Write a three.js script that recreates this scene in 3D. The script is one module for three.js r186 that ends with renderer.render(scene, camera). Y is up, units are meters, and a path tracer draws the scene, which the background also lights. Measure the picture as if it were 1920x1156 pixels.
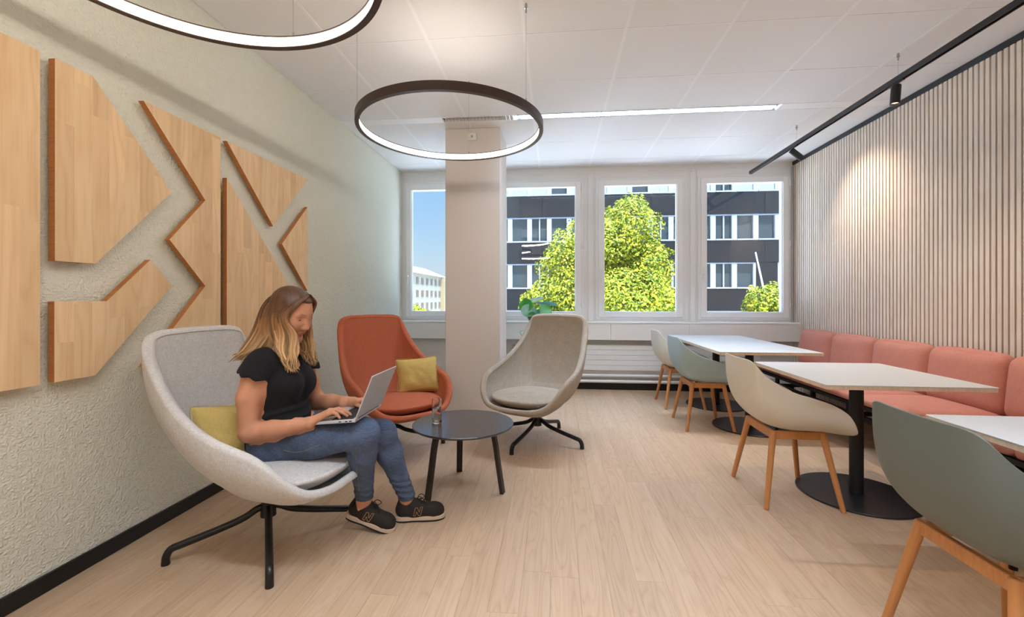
import * as THREE from 'three';
import { RoundedBoxGeometry } from 'three/addons/geometries/RoundedBoxGeometry.js';
import { mergeGeometries, mergeVertices, toCreasedNormals } from 'three/addons/utils/BufferGeometryUtils.js';
import { RectAreaLightUniformsLib } from 'three/addons/lights/RectAreaLightUniformsLib.js';
import { Sky } from 'three/addons/objects/Sky.js';

// ---------------------------------------------------------------- camera, sky, sun, exposure
RectAreaLightUniformsLib.init();
const scene = new THREE.Scene();
const renderer = new THREE.WebGLRenderer({ antialias: true });
renderer.toneMapping = THREE.LinearToneMapping;
renderer.toneMappingExposure = 1.34;
renderer.shadowMap.enabled = true;
const FOCAL = 826, EYE = 1.2, YAW = Math.atan(79 / FOCAL);
const camera = new THREE.PerspectiveCamera(2 * Math.atan(578 / FOCAL) * 180 / Math.PI, 1920 / 1156, 0.05, 500);
camera.position.set(0, EYE, 0);
camera.rotation.y = YAW;
camera.setViewOffset(1920, 1156, 0, 21, 1920, 1156);   // rising lens: verticals stay vertical

const SUN = new THREE.Vector3(0.13, 0.98, 0.05).normalize();
const sky = new Sky();
sky.name = 'sky';
sky.scale.setScalar(1000);
sky.material.uniforms.turbidity.value = 20;
sky.material.uniforms.rayleigh.value = 0.8;
sky.material.uniforms.mieCoefficient.value = 0.03;
sky.material.uniforms.mieDirectionalG.value = 0.75;
sky.material.uniforms.sunPosition.value.copy(SUN);
if (sky.material.uniforms.cloudCoverage) sky.material.uniforms.cloudCoverage.value = 0.0;
scene.add(sky);
scene.backgroundIntensity = 0.313;
const sun = new THREE.DirectionalLight(0xfffaf4, 16.2);
sun.name = 'sunlight';
sun.position.copy(SUN).multiplyScalar(60); sun.target.position.set(0, 0, -15);
sun.castShadow = true;
Object.assign(sun.shadow.camera, { left: -60, right: 60, top: 60, bottom: -60, near: 1, far: 200 });
scene.add(sun, sun.target);

// lamp strengths (radiance of the glowing faces), added fill lamps included
const RING_POWER = 23, RING_TINT = [1.0, 0.91, 0.82], RING_FILL_POWER = 50, LINE_POWER = 128, LINE_FILL_POWER = 180, SPOT_POWER = 4;

// ---------------------------------------------------------------- helpers
const V = (x, y, z) => new THREE.Vector3(x, y, z);
let seed = 12345;
const rnd = (a = 0, b = 1) => { seed = (seed * 1664525 + 1013904223) >>> 0; return a + (b - a) * seed / 4294967296; };
const taken = new Map();
function numbered(n) { const k = taken.get(n) ?? 0; taken.set(n, k + 1); return k ? `${n}_${String(k).padStart(3, '0')}` : n; }
function shade(o) { o.traverse((m) => { if (m.isMesh) { m.castShadow = true; m.receiveShadow = true; } }); return o; }
function tag(o, label, category, group, kind) {
  o.userData.label = label; o.userData.category = category;
  if (group) o.userData.group = group;
  if (kind) o.userData.kind = kind;
  return o;
}
function thing(name, label, category, [x, y, z] = [0, 0, 0], turn = 0, group) {
  const o = new THREE.Group(); o.name = numbered(name); scene.add(o);
  o.position.set(x, y, z); o.rotation.y = turn;
  return tag(o, label, category, group);
}
function part(name, geo, mat, parent) {
  const m = new THREE.Mesh(geo, mat); m.name = name; m.castShadow = m.receiveShadow = true;
  parent.add(m); return m;
}
function single(name, geo, mat, label, category, group, kind) {
  const m = new THREE.Mesh(geo, mat); m.name = numbered(name); m.castShadow = m.receiveShadow = true;
  scene.add(m); return tag(m, label, category, group, kind);
}
function setting(name, label, category) {
  const o = new THREE.Group(); o.name = name; scene.add(o);
  return tag(o, label, category, undefined, 'structure');
}
const plain = (g) => { const q = g.index ? g.toNonIndexed() : g; for (const k of Object.keys(q.attributes)) if (!['position', 'normal', 'uv'].includes(k)) q.deleteAttribute(k); return q; };
const merge = (list) => mergeGeometries(list.map(plain));
const box = (x0, x1, y0, y1, z0, z1) => new THREE.BoxGeometry(x1 - x0, y1 - y0, z1 - z0).translate((x0 + x1) / 2, (y0 + y1) / 2, (z0 + z1) / 2);
const rbox = (x0, x1, y0, y1, z0, z1, r = 0.004, s = 2) => new RoundedBoxGeometry(x1 - x0, y1 - y0, z1 - z0, s, r).translate((x0 + x1) / 2, (y0 + y1) / 2, (z0 + z1) / 2);
const cyl = (r0, r1, h, n = 24) => new THREE.CylinderGeometry(r1, r0, h, n).translate(0, h / 2, 0);
const smooth = (a, b, x) => { const t = Math.min(1, Math.max(0, (x - a) / (b - a))); return t * t * (3 - 2 * t); };
const lerp = (a, b, t) => a + (b - a) * t;
const tube = (pts, r, n = 24, m = 10) => new THREE.TubeGeometry(new THREE.CatmullRomCurve3(pts.map((p) => V(...p))), n, r, m, false);
/** tapered round bar between two points, closed at both ends */
function bar(a, b, ra, rb, n = 16) {
  const A = V(...a), B = V(...b), d = B.clone().sub(A), L = d.length();
  const prof = [[0, 0], [ra * 0.8, 0], [ra, ra * 0.2], [rb, L - rb * 0.2], [rb * 0.8, L], [0, L]].map(([x, y]) => new THREE.Vector2(x, y));
  const g = toCreasedNormals(new THREE.LatheGeometry(prof, n), 0.6);
  g.applyQuaternion(new THREE.Quaternion().setFromUnitVectors(V(0, 1, 0), d.normalize())); g.translate(A.x, A.y, A.z);
  return g;
}
/** world-metre box projection for uv */
function metreUV(g, along = 'y') {
  const q = g.index ? g.toNonIndexed() : g; q.computeVertexNormals && !q.attributes.normal && q.computeVertexNormals();
  const p = q.attributes.position, n = q.attributes.normal, uv = new Float32Array(p.count * 2);
  for (let i = 0; i < p.count; i++) {
    const nx = Math.abs(n.getX(i)), ny = Math.abs(n.getY(i)), nz = Math.abs(n.getZ(i)), x = p.getX(i), y = p.getY(i), z = p.getZ(i);
    const a = nx >= ny && nx >= nz ? [z, y] : ny >= nz ? [x, z] : [x, y];
    uv[i * 2] = a[0]; uv[i * 2 + 1] = a[1];
  }
  q.setAttribute('uv', new THREE.BufferAttribute(uv, 2));
  return q;
}
function shiftUV(g, du, dv) { const u = g.attributes.uv; for (let i = 0; i < u.count; i++) u.setXY(i, u.getX(i) + du, u.getY(i) + dv); return g; }

// ---------------------------------------------------------------- computed textures (all of them tile)
function hash(x, y, s) { let h = Math.imul(x, 374761393) ^ Math.imul(y, 668265263) ^ Math.imul(s, 1442695041); h = Math.imul(h ^ (h >>> 13), 1274126177); return ((h ^ (h >>> 16)) >>> 0) / 4294967296; }
function vnoise(x, y, px, py, s) {
  const x0 = Math.floor(x), y0 = Math.floor(y), fx = x - x0, fy = y - y0, w = (n, p) => ((n % p) + p) % p;
  const u = fx * fx * fx * (fx * (fx * 6 - 15) + 10), v = fy * fy * fy * (fy * (fy * 6 - 15) + 10), a = w(x0, px), b = w(x0 + 1, px), c = w(y0, py), d = w(y0 + 1, py);
  return lerp(lerp(hash(a, c, s), hash(b, c, s), u), lerp(hash(a, d, s), hash(b, d, s), u), v);
}
function fbm(u, v, fx, fy, oct, s) { let r = 0, a = 0.5, t = 0; for (let i = 0; i < oct; i++) { r += a * vnoise(u * fx, v * fy, fx, fy, s + i * 17); t += a; a *= 0.5; fx *= 2; fy *= 2; } return r / t; }
function dataTex(w, h, f, srgb, sizeU, sizeV) {
  const d = new Uint8Array(w * h * 4);
  for (let j = 0; j < h; j++) for (let i = 0; i < w; i++) { const c = f(i / w, j / h); for (let k = 0; k < 3; k++) d[(j * w + i) * 4 + k] = Math.max(0, Math.min(255, c[k] ?? c[0])); d[(j * w + i) * 4 + 3] = 255; }
  const t = new THREE.DataTexture(d, w, h); t.wrapS = t.wrapT = THREE.RepeatWrapping; t.magFilter = THREE.LinearFilter; t.minFilter = THREE.LinearMipmapLinearFilter; t.generateMipmaps = true;
  if (srgb) t.colorSpace = THREE.SRGBColorSpace;
  t.repeat.set(1 / sizeU, 1 / (sizeV ?? sizeU)); t.needsUpdate = true; return t;
}
/** plank grain: v runs along the board; cathedral rings warped by slow noise, with fine pores */
function grainTex(w, h, light, dark, su, sv, rings, s, pore = 0.5, contrast = 1) {
  return dataTex(w, h, (u, v) => {
    const warp = fbm(u, v, 4, 2, 3, s) * 3.4 + fbm(u, v, 10, 8, 2, s + 5) * 0.3;
    let r = Math.abs(((warp * rings) % 1) * 2 - 1); r = Math.pow(r, 2.2);
    const fine = fbm(u, v, 128, 8, 3, s + 9), slow = fbm(u, v, 8, 2, 3, s + 3);
    const k = Math.min(1, Math.max(0, contrast * (0.42 * r * (0.4 + 0.6 * fine) + pore * 0.5 * Math.pow(fine, 2.0) + 0.35 * slow - 0.12)));
    return [0, 1, 2].map((c) => lerp(light[c], dark[c], k));
  }, true, su, sv);
}
const std = (o) => new THREE.MeshStandardMaterial(o);
const phys = (o) => new THREE.MeshPhysicalMaterial(o);
const floorGrain = grainTex(1024, 2048, [206, 177, 146], [160, 124, 92], 0.5, 2.4, 3.4, 11, 0.5, 0.75);
const staveGrain = grainTex(1024, 1024, [247, 214, 168], [216, 170, 120], 0.6, 1.6, 1.5, 41, 0.5, 0.9);
const oakGrain = grainTex(256, 1024, [206, 142, 84], [160, 98, 52], 0.12, 0.6, 1.2, 71, 0.6, 0.9);
const slatGrain = grainTex(256, 1024, [240, 226, 210], [208, 186, 164], 0.12, 1.4, 1.2, 91, 0.6, 0.9);
const blackGrain = grainTex(512, 512, [40, 42, 48], [13, 14, 17], 0.35, 0.7, 2.6, 131, 0.5, 1.2);
const plasterBump = dataTex(1024, 1024, (u, v) => { const a = fbm(u, v, 96, 96, 2, 7), b = fbm(u, v, 30, 30, 2, 9); return [255 * (0.62 * Math.abs(a * 2 - 1) + 0.38 * b)]; }, false, 1.1);
const weaveBump = dataTex(256, 256, (u, v) => { const a = Math.sin(u * Math.PI * 64), b = Math.sin(v * Math.PI * 64); return [128 + 90 * a * b + 40 * (fbm(u, v, 32, 32, 2, 4) - 0.5)]; }, false, 0.06);
const heather = (c, amt, s) => dataTex(512, 512, (u, v) => { const k = (fbm(u, v, 160, 24, 2, s) + fbm(u, v, 24, 160, 2, s + 3) - 1) * amt + (fbm(u, v, 5, 5, 3, s + 7) - 0.5) * amt * 0.35; return c.map((x) => x * (1 + k)); }, true, 0.22);
const tileBump = dataTex(512, 512, (u, v) => [150 + 105 * (fbm(u, v, 200, 200, 2, 21) - 0.5)], false, 0.25);
const fabric = (rgb, amt, s, extra = {}) => std({ map: heather(rgb, amt, s), bumpMap: weaveBump, bumpScale: 0.0006, roughness: 0.95, ...extra });
const M = {
  white: std({ color: 0xf0efec, roughness: 0.5 }), whiteGloss: std({ color: 0xf4f4f2, roughness: 0.28 }), wallWhite: std({ color: 0xefece8, roughness: 0.8 }),
  black: std({ color: 0x16161a, roughness: 0.42 }), blackSatin: std({ color: 0x1d1b1b, roughness: 0.35, metalness: 0.2 }), blackBase: std({ color: 0x101012, roughness: 0.55 }),
  bronze: std({ color: 0x4a3a33, roughness: 0.45, metalness: 0.3 }), steel: std({ color: 0xb8b8b8, roughness: 0.25, metalness: 1 }), chrome: std({ color: 0xe6e6e6, roughness: 0.18, metalness: 1 }),
  glass: phys({ color: 0xffffff, roughness: 0, transmission: 1, thickness: 0, ior: 1.5 }),
};
// ================================================================ THE ROOM
const XL = -2.068, XR = 2.99, ZB = -5.81, ZF = 1.9, H = 2.9;

// ---- floor: oak strips laid towards the window
{
  const floor = setting('floor', 'pale oak strip floor running towards the windows', 'floor');
  part('subfloor', box(XL - 0.2, XR + 0.3, -0.25, -0.014, ZB - 0.35, ZF + 0.2), std({ color: 0x6a543f, roughness: 0.9 }), floor);
  const tints = [[1.0, 1.0, 1.0], [0.975, 0.97, 0.965], [1.02, 1.015, 1.01], [0.985, 0.975, 0.96], [0.95, 0.945, 0.935]].map((c) => std({ map: floorGrain, color: new THREE.Color().setRGB(...c.map((x) => x * 0.97)), roughness: 0.42, bumpMap: floorGrain, bumpScale: 0.0004 }));
  const W = 0.1208, g0 = 0.0001;
  for (let i = 0, x = XL; x < XR + 0.05; i++, x += W) {
    for (let z = ZB - 0.06 - rnd(0, 1.2); z < ZF;) {
      const L = rnd(1.05, 1.75), a = Math.max(z, ZB - 0.1), b = Math.min(z + L, ZF + 0.05);
      if (b - a > 0.02) {
        const x0 = x + g0, x1 = Math.min(x + W, XR + 0.05) - g0, c = 0.00022, y = 0, P = [], U = [];
        const du = rnd(0, 40), dv = rnd(0, 40), pts = [[x0, a + g0], [x1, a + g0], [x1, b - g0], [x0, b - g0]], top = [[x0 + c, a + g0 + c], [x1 - c, a + g0 + c], [x1 - c, b - g0 - c], [x0 + c, b - g0 - c]];
        const quad = (A, B, C2, D) => { for (const q of [A, C2, B, A, D, C2]) { P.push(...q); U.push(q[0] + du, q[2] + dv); } };
        quad(...top.map(([px, pz]) => [px, y, pz]));
        for (let k = 0; k < 4; k++) { const n = (k + 1) % 4; quad([top[n][0], y, top[n][1]], [top[k][0], y, top[k][1]], [pts[k][0], y - 0.012, pts[k][1]], [pts[n][0], y - 0.012, pts[n][1]]); }
        const g = new THREE.BufferGeometry(); g.setAttribute('position', new THREE.Float32BufferAttribute(P, 3)); g.setAttribute('uv', new THREE.Float32BufferAttribute(U, 2)); g.computeVertexNormals();
        part('plank', g, tints[Math.floor(rnd(0, 4.999))], floor);
      }
      z += L;
    }
  }
}
// ---- ceiling: 645 mm mineral tiles in a white grid, with the service strip of the line luminaire
const XG = 0.455, ZG = [-5.505, -4.86, -4.215, -4.085, -3.49, -2.845, -2.2, -1.31, -0.665, -0.535, 0.38, 1.025, 1.67];
{
  const ceil = setting('ceiling', 'white square tile ceiling in a slim white grid', 'ceiling');
  const tileM = std({ color: 0xefeeec, roughness: 0.95, bumpMap: tileBump, bumpScale: 0.0006 }), gridM = std({ color: 0xf5f4f2, roughness: 0.6 });
  part('slab', box(XL - 0.2, XR + 0.3, H + 0.11, H + 0.34, ZB - 0.35, ZF + 0.2), M.wallWhite, ceil);
  const xs = [XL]; for (let k = -4; k <= 4; k++) { const x = XG + k * 0.645; if (x > XL + 0.02 && x < XR - 0.02) xs.push(x); } xs.push(XR);
  const zs = [ZB - 0.05, ...ZG, ZF];
  for (let i = 0; i + 1 < xs.length; i++) for (let j = 0; j + 1 < zs.length; j++) {
    if (zs[j] === -4.215 || zs[j] === -0.665) continue;
    const e = 0.0035;
    part('ceiling_tile', metreUV(box(xs[i] + e, xs[i + 1] - e, H, H + 0.018, zs[j] + 0.006, zs[j + 1] - 0.006)), tileM, ceil);
  }
  for (const x of xs.slice(1, -1)) for (const [a, b] of [[ZB - 0.05, -4.21], [-4.09, -0.66], [-0.54, ZF]]) part('grid_bar', box(x - 0.011, x + 0.011, H - 0.0015, H + 0.03, a, b), gridM, ceil);
  for (const z of ZG) part('grid_bar', box(XL, XR, H - 0.0012, H + 0.03, z - 0.004, z + 0.004), gridM, ceil);
  // blank strips of the service band at both ends of the luminaire
  for (const z of [-4.15, -0.60]) { part('service_strip', box(XL, -1.06, H, H + 0.018, z - 0.059, z + 0.059), gridM, ceil); part('service_strip', box(2.0, XR, H, H + 0.018, z - 0.059, z + 0.059), gridM, ceil); }
}
// ---- left wall: rough pale green plaster
single('wall_left', metreUV(box(XL - 0.2, XL, 0, H + 0.02, ZB - 0.35, ZF + 0.2)), std({ color: 0xe8e8d8, roughness: 0.95, bumpMap: plasterBump, bumpScale: 0.0065 }), 'pale green-beige wall of rough plaster behind the wooden panels', 'wall', undefined, 'structure');
single('baseboard_left', rbox(XL, XL + 0.014, 0, 0.072, ZB, ZF, 0.003), std({ color: 0x121214, roughness: 0.45 }), 'black skirting board along the green plaster wall', 'baseboard', undefined, 'structure');
// ---- wall behind the camera
single('wall_front', box(XL - 0.2, XR + 0.3, 0, H + 0.02, ZF, ZF + 0.2), M.wallWhite, 'plain white wall at the near end of the room', 'wall', undefined, 'structure');

// ---- right wall: vertical oak slats on a dark backing
{
  const w = setting('wall_right', 'wall of narrow vertical pale oak slats above the pink bench', 'wall');
  part('backing', box(XR + 0.009, XR + 0.25, 0, H + 0.02, ZB - 0.35, ZF + 0.2), std({ color: 0x3c2a22, roughness: 0.95 }), w);
  part('top_rail', rbox(XR - 0.014, XR + 0.018, H - 0.045, H - 0.001, ZB - 0.04, ZF, 0.003), std({ color: 0x20242b, roughness: 0.5 }), w);
  const ms = [[1, 1, 1], [0.96, 0.95, 0.93], [1.03, 1.03, 1.02]].map((c) => std({ map: slatGrain, color: new THREE.Color().setRGB(...c.map((x) => Math.min(1, x * 0.98))), roughness: 0.6 }));
  const proto = [0, 1, 2, 3].map((k) => shiftUV(metreUV(box(XR - 0.004, XR + 0.009, 0.0, H - 0.046, -0.0142, 0.0142)), k * 0.37, k * 0.53));
  for (let i = 0, z = ZB - 0.03; z < ZF - 0.02; i++, z += 0.0415) { const s = part('slat', proto[Math.floor(rnd(0, 3.99))], ms[Math.floor(rnd(0, 2.99))], w); s.position.z = z; }
}
// ---- back wall with four window openings
const WIN = [-1.924, -0.634, 0.655, 1.943], GW = 0.905, GY0 = 1.016, GY1 = 2.652;
{
  const s = new THREE.Shape(); s.moveTo(XL - 0.2, 0); s.lineTo(XR + 0.25, 0); s.lineTo(XR + 0.25, H + 0.02); s.lineTo(XL - 0.2, H + 0.02); s.closePath();
  for (const x of WIN) { const h = new THREE.Path(); h.moveTo(x - 0.115, GY0 - 0.105); h.lineTo(x - 0.115, GY1 + 0.1); h.lineTo(x + GW + 0.115, GY1 + 0.1); h.lineTo(x + GW + 0.115, GY0 - 0.105); h.closePath(); s.holes.push(h); }
  const g = new THREE.ExtrudeGeometry(s, { depth: 0.3, bevelEnabled: false }); g.translate(0, 0, ZB - 0.33);
  single('wall_back', g, std({ color: 0xeeece8, roughness: 0.6 }), 'white window wall at the far end of the room', 'wall', undefined, 'structure');
  const labels = ['window beside the green plaster wall, partly behind the white pillar', 'window just right of the white pillar, behind the taupe armchair', 'window filled by the green tree, right of the taupe armchair', 'window nearest the oak slat wall, showing the dark office facade'];
  WIN.forEach((x, i) => {
    const w = setting(`window_${i + 1}`, labels[i], 'window'), x1 = x + GW, F = [];
    const rim = (a, b, c, d, t, z0, z1, r) => merge([rbox(a, a + t, c, d, z0, z1, r), rbox(b - t, b, c, d, z0, z1, r), rbox(a + t, b - t, d - t, d, z0, z1, r), rbox(a + t, b - t, c, c + t, z0, z1, r)]);
    part('frame', rim(x - 0.115, x1 + 0.115, GY0 - 0.105, GY1 + 0.1, 0.05, ZB - 0.11, ZB - 0.022, 0.004), M.white, w);
    const sash = part('sash', rim(x - 0.078, x1 + 0.078, GY0 - 0.072, GY1 + 0.066, 0.07, ZB - 0.085, ZB - 0.004, 0.005), M.whiteGloss, w);
    part('glazing_bead', rim(x - 0.012, x1 + 0.012, GY0 - 0.012, GY1 + 0.012, 0.012, ZB - 0.07, ZB - 0.024, 0.002), M.whiteGloss, sash);
    part('pane', box(x - 0.004, x1 + 0.004, GY0 - 0.004, GY1 + 0.004, ZB - 0.052, ZB - 0.048), M.glass, w);
    const hx = x - 0.046, hd = part('handle', merge([rbox(hx - 0.014, hx + 0.014, 1.42, 1.56, ZB - 0.004, ZB + 0.006, 0.004), cyl(0.009, 0.009, 0.04, 12).rotateX(Math.PI / 2).translate(hx, 1.49, ZB - 0.004), rbox(hx - 0.010, hx + 0.010, 1.38, 1.50, ZB + 0.034, ZB + 0.048, 0.005)]), M.white, w);
    for (const y of [GY0 + 0.05, (GY0 + GY1) / 2, GY1 - 0.06]) part('hinge', merge([cyl(0.008, 0.008, 0.075, 12).translate(x1 + 0.088, y, ZB + 0.001), rbox(x1 + 0.07, x1 + 0.1, y + 0.01, y + 0.06, ZB - 0.01, ZB - 0.001, 0.002)]), M.white, w);
  });
  // slim cover strips on the piers between the windows
  let n = 1;
  for (const x of [-0.813, 0.477, 1.766]) {
    const t = setting(`trim_${n++}`, ['white cover strips on the window pier behind the white pillar', 'white cover strips on the pier left of the tree window', 'white cover strips on the pier right of the tree window'][n - 2], 'trim');
    for (const [a, b] of [[-0.052, -0.046], [-0.03, 0.03], [0.046, 0.052]]) part('strip', rbox(x + a, x + b, 0.89, GY1 + 0.16, ZB - 0.031, ZB - 0.02, 0.002), M.white, t);
  }
  const head = setting('trim_4', 'white cover strip running above all four windows', 'trim');
  part('strip', rbox(XL, XR + 0.01, GY1 + 0.175, GY1 + 0.185, ZB - 0.031, ZB - 0.024, 0.002), M.white, head);
  part('bracket', merge([rbox(1.75, 1.775, GY1 + 0.16, GY1 + 0.2, ZB - 0.03, ZB - 0.005, 0.004), rbox(1.757, 1.768, GY1 + 0.135, GY1 + 0.165, ZB - 0.025, ZB - 0.013, 0.003)]), M.white, head);
  single('trim_5', rbox(XR - 0.035, XR - 0.006, 0.89, H - 0.06, ZB - 0.03, ZB - 0.008, 0.004), std({ color: 0xb9b5af, roughness: 0.5 }), 'grey vertical cover strip in the corner by the oak slats', 'trim', undefined, 'structure');
  single('baseboard_back', rbox(XL, XR, 0, 0.085, ZB - 0.03, ZB - 0.012, 0.003), std({ color: 0x17150f, roughness: 0.5 }), 'black skirting board under the radiator', 'baseboard', undefined, 'structure');
}
// ---- window ledge boxes: one board per bay
{
  const lg = thing('window_ledge', 'long white boxed ledge running under all four windows', 'ledge');
  const cuts = [XL + 0.002, -1.0, 0.72, 1.68, XR + 0.004];
  for (let i = 0; i < 4; i++) part('front_board', rbox(cuts[i] + 0.0008, cuts[i + 1] - 0.0008, 0.655, 0.868, ZB - 0.028, ZB + 0.118, 0.004), M.white, lg);
  part('top_board', rbox(XL + 0.001, XR + 0.005, 0.868, 0.888, ZB - 0.028, ZB + 0.126, 0.004), M.whiteGloss, lg);
}
// ---- radiator under the ledge, right of the pillar
{
  const r = thing('radiator', 'white flat panel radiator with horizontal grooves under the ledge', 'radiator');
  const x0 = -0.45, x1 = 2.55;
  part('back_panel', rbox(x0 + 0.02, x1 - 0.02, 0.17, 0.585, ZB - 0.02, ZB + 0.012, 0.004), M.white, r);
  for (let k = 0; k < 5; k++) part('panel', rbox(x0, x1, 0.262 + k * 0.066, 0.262 + k * 0.066 + 0.064, ZB + 0.012, ZB + 0.062, 0.004), M.white, r);
  for (const y of [0.115, 0.19]) part('pipe', cyl(0.02, 0.02, x1 - x0 + 0.3, 16).rotateZ(-Math.PI / 2).translate(x0 - 0.1, y, ZB + 0.03), M.white, r);
  for (const x of [x0 + 0.3, x1 - 0.3]) part('bracket', rbox(x - 0.015, x + 0.015, 0.0, 0.26, ZB - 0.01, ZB + 0.012, 0.002), M.white, r);
  part('valve', merge([cyl(0.014, 0.014, 0.06, 14).rotateZ(-Math.PI / 2).translate(x0 - 0.06, 0.555, ZB + 0.03), cyl(0.02, 0.02, 0.04, 14).rotateZ(-Math.PI / 2).translate(x0 - 0.1, 0.555, ZB + 0.03)]), M.steel, r);
}
// ---- pillar
{
  const p = setting('pillar', 'square pale pillar standing in front of the windows', 'pillar');
  part('shaft', rbox(-1.098, -0.535, 0, H, -4.93, -4.375, 0.008), std({ color: 0xe4dcd5, roughness: 0.75 }), p);
}
{
  const b = thing('wall_sensor', 'small white sensor box at the top of the pillar', 'sensor', [-0.818, 2.80, -4.375]);
  part('housing', rbox(-0.045, 0.045, -0.03, 0.045, 0, 0.028, 0.006), M.white, b);
  part('lens', cyl(0.014, 0.012, 0.008, 16).rotateX(Math.PI / 2).translate(0, 0.008, 0.027), std({ color: 0xbfc0c0, roughness: 0.3 }), b);
}
// ---- recessed line luminaires with mirror louvre
function lineLuminaire(x0, x1, zc, label, power, lit = x0) {   // lit: where the lamp tube begins
  const l = thing('line_luminaire', label, 'ceiling light');
  if (lit > x0) part('brightened_end_housing', merge([box(x0, lit, H - 0.002, H + 0.094, zc - 0.058, zc - 0.05), box(x0, lit, H - 0.002, H + 0.094, zc + 0.05, zc + 0.058), box(x0, lit, H + 0.04, H + 0.044, zc - 0.05, zc + 0.05)]), M.whiteGloss, l);  // white colour stands in for brightness reflected in the unlit end
  part('housing', merge([box(x0, x1, H + 0.092, H + 0.096, zc - 0.058, zc + 0.058), box(lit, x1, H - 0.002, H + 0.094, zc - 0.058, zc - 0.05), box(lit, x1, H - 0.002, H + 0.094, zc + 0.05, zc + 0.058)]), std({ color: 0x1c1d1e, roughness: 0.6 }), l);  // lit run coloured dark to hold down the glare on its sides
  if (lit > x0) part('blank_cover', box(x0 + 0.01, lit, H + 0.086, H + 0.090, zc - 0.046, zc + 0.046), M.steel, l);
  part('diffuser', box(lit + 0.01, x1 - 0.01, H + 0.086, H + 0.090, zc - 0.046, zc + 0.046), std({ color: 0xf4f4f2, emissive: new THREE.Color(0.95, 0.98, 1), emissiveIntensity: 1.2, roughness: 0.6 }), l);
  const blade = box(-0.0012, 0.0012, H - 0.0015, H + 0.030, zc - 0.05, zc + 0.05);
  for (let k = 0, x = x0 + 0.02; x < x1; k++, x += 0.034) part('louvre_blade', blade, M.chrome, l).position.x = x;
  const L = new THREE.RectAreaLight(new THREE.Color(0.82, 0.98, 1.21), power, x1 - lit - 0.04, 0.085); L.name = 'line_luminaire_light';
  L.position.set((lit + x1) / 2, H + 0.0845, zc); L.rotation.x = -Math.PI / 2; l.add(L);
}
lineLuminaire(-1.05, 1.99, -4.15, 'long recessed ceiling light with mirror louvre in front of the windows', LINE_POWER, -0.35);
lineLuminaire(-1.05, 1.99, -0.60, 'fill light added as a long recessed louvre strip above the viewer, outside the picture', LINE_FILL_POWER);  // added fill strip, brightens the room from out of view
// ---- ring pendants
function ringPendant(cx, cz, label, power) {
  const R = 0.6, y0 = 2.28, hh = 0.05, t = thing('ring_pendant', label, 'pendant light', [cx, 0, cz], 0, 'ring pendants over the lounge chairs');
  const prof = [[R - 0.026, y0], [R, y0], [R, y0 + hh], [R - 0.026, y0 + hh], [R - 0.026, y0 + hh - 0.004], [R - 0.012, y0 + hh - 0.004], [R - 0.012, y0 + 0.004], [R - 0.026, y0 + 0.004], [R - 0.026, y0]];
  part('ring', toCreasedNormals(new THREE.LatheGeometry(prof.map(([a, b]) => new THREE.Vector2(a, b)), 128), 0.5), M.bronze, t);
  part('light_strip', new THREE.LatheGeometry([new THREE.Vector2(R - 0.0225, y0 + 0.0045), new THREE.Vector2(R - 0.0225, y0 + hh - 0.0045)], 128), std({ color: 0xffffff, emissive: new THREE.Color(1, 0.93, 0.84), emissiveIntensity: 1.6, side: THREE.DoubleSide, roughness: 0.6 }), t);
  const N = 24, seg = 2 * Math.PI * (R - 0.028) / N;
  for (let k = 0; k < N; k++) {
    const a = (k + 0.5) / N * Math.PI * 2, L = new THREE.RectAreaLight(new THREE.Color(...RING_TINT), power, seg * 0.99, hh - 0.016); L.name = 'ring_pendant_light';
    L.position.set(Math.sin(a) * (R - 0.0275), y0 + hh / 2, Math.cos(a) * (R - 0.0275)); L.rotation.set(-0.26, a, 0, 'YXZ'); t.add(L);   // the strip throws its light inwards and a little down
  }
  for (const a of [60, 180, 300]) {
    const x = Math.sin(a * Math.PI / 180) * (R - 0.013), z = Math.cos(a * Math.PI / 180) * (R - 0.013), w = part('suspension_wire', cyl(0.0009, 0.0009, H - y0 - hh, 8).translate(x, y0 + hh, z), M.steel, t);
    part('wire_fixing', merge([cyl(0.011, 0.006, 0.03, 14).translate(x, H - 0.03, z), cyl(0.005, 0.005, 0.03, 10).translate(x, H - 0.06, z)]), M.steel, w);
    part('wire_fixing', cyl(0.005, 0.004, 0.022, 12).translate(x, y0 + hh - 0.002, z), M.steel, w);
  }
}
ringPendant(-0.67, -2.84, 'dark ring pendant lamp hanging in front of the pillar, seen whole', RING_POWER);
ringPendant(-1.13, -1.23, 'dark ring pendant lamp nearest the viewer, cut off by the top of the picture', RING_POWER);
ringPendant(-0.67, 0.38, 'fill light added as a dark ring pendant behind the viewer, outside the picture', RING_FILL_POWER);  // added fill ring, lifts the near floor and left wall
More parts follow.
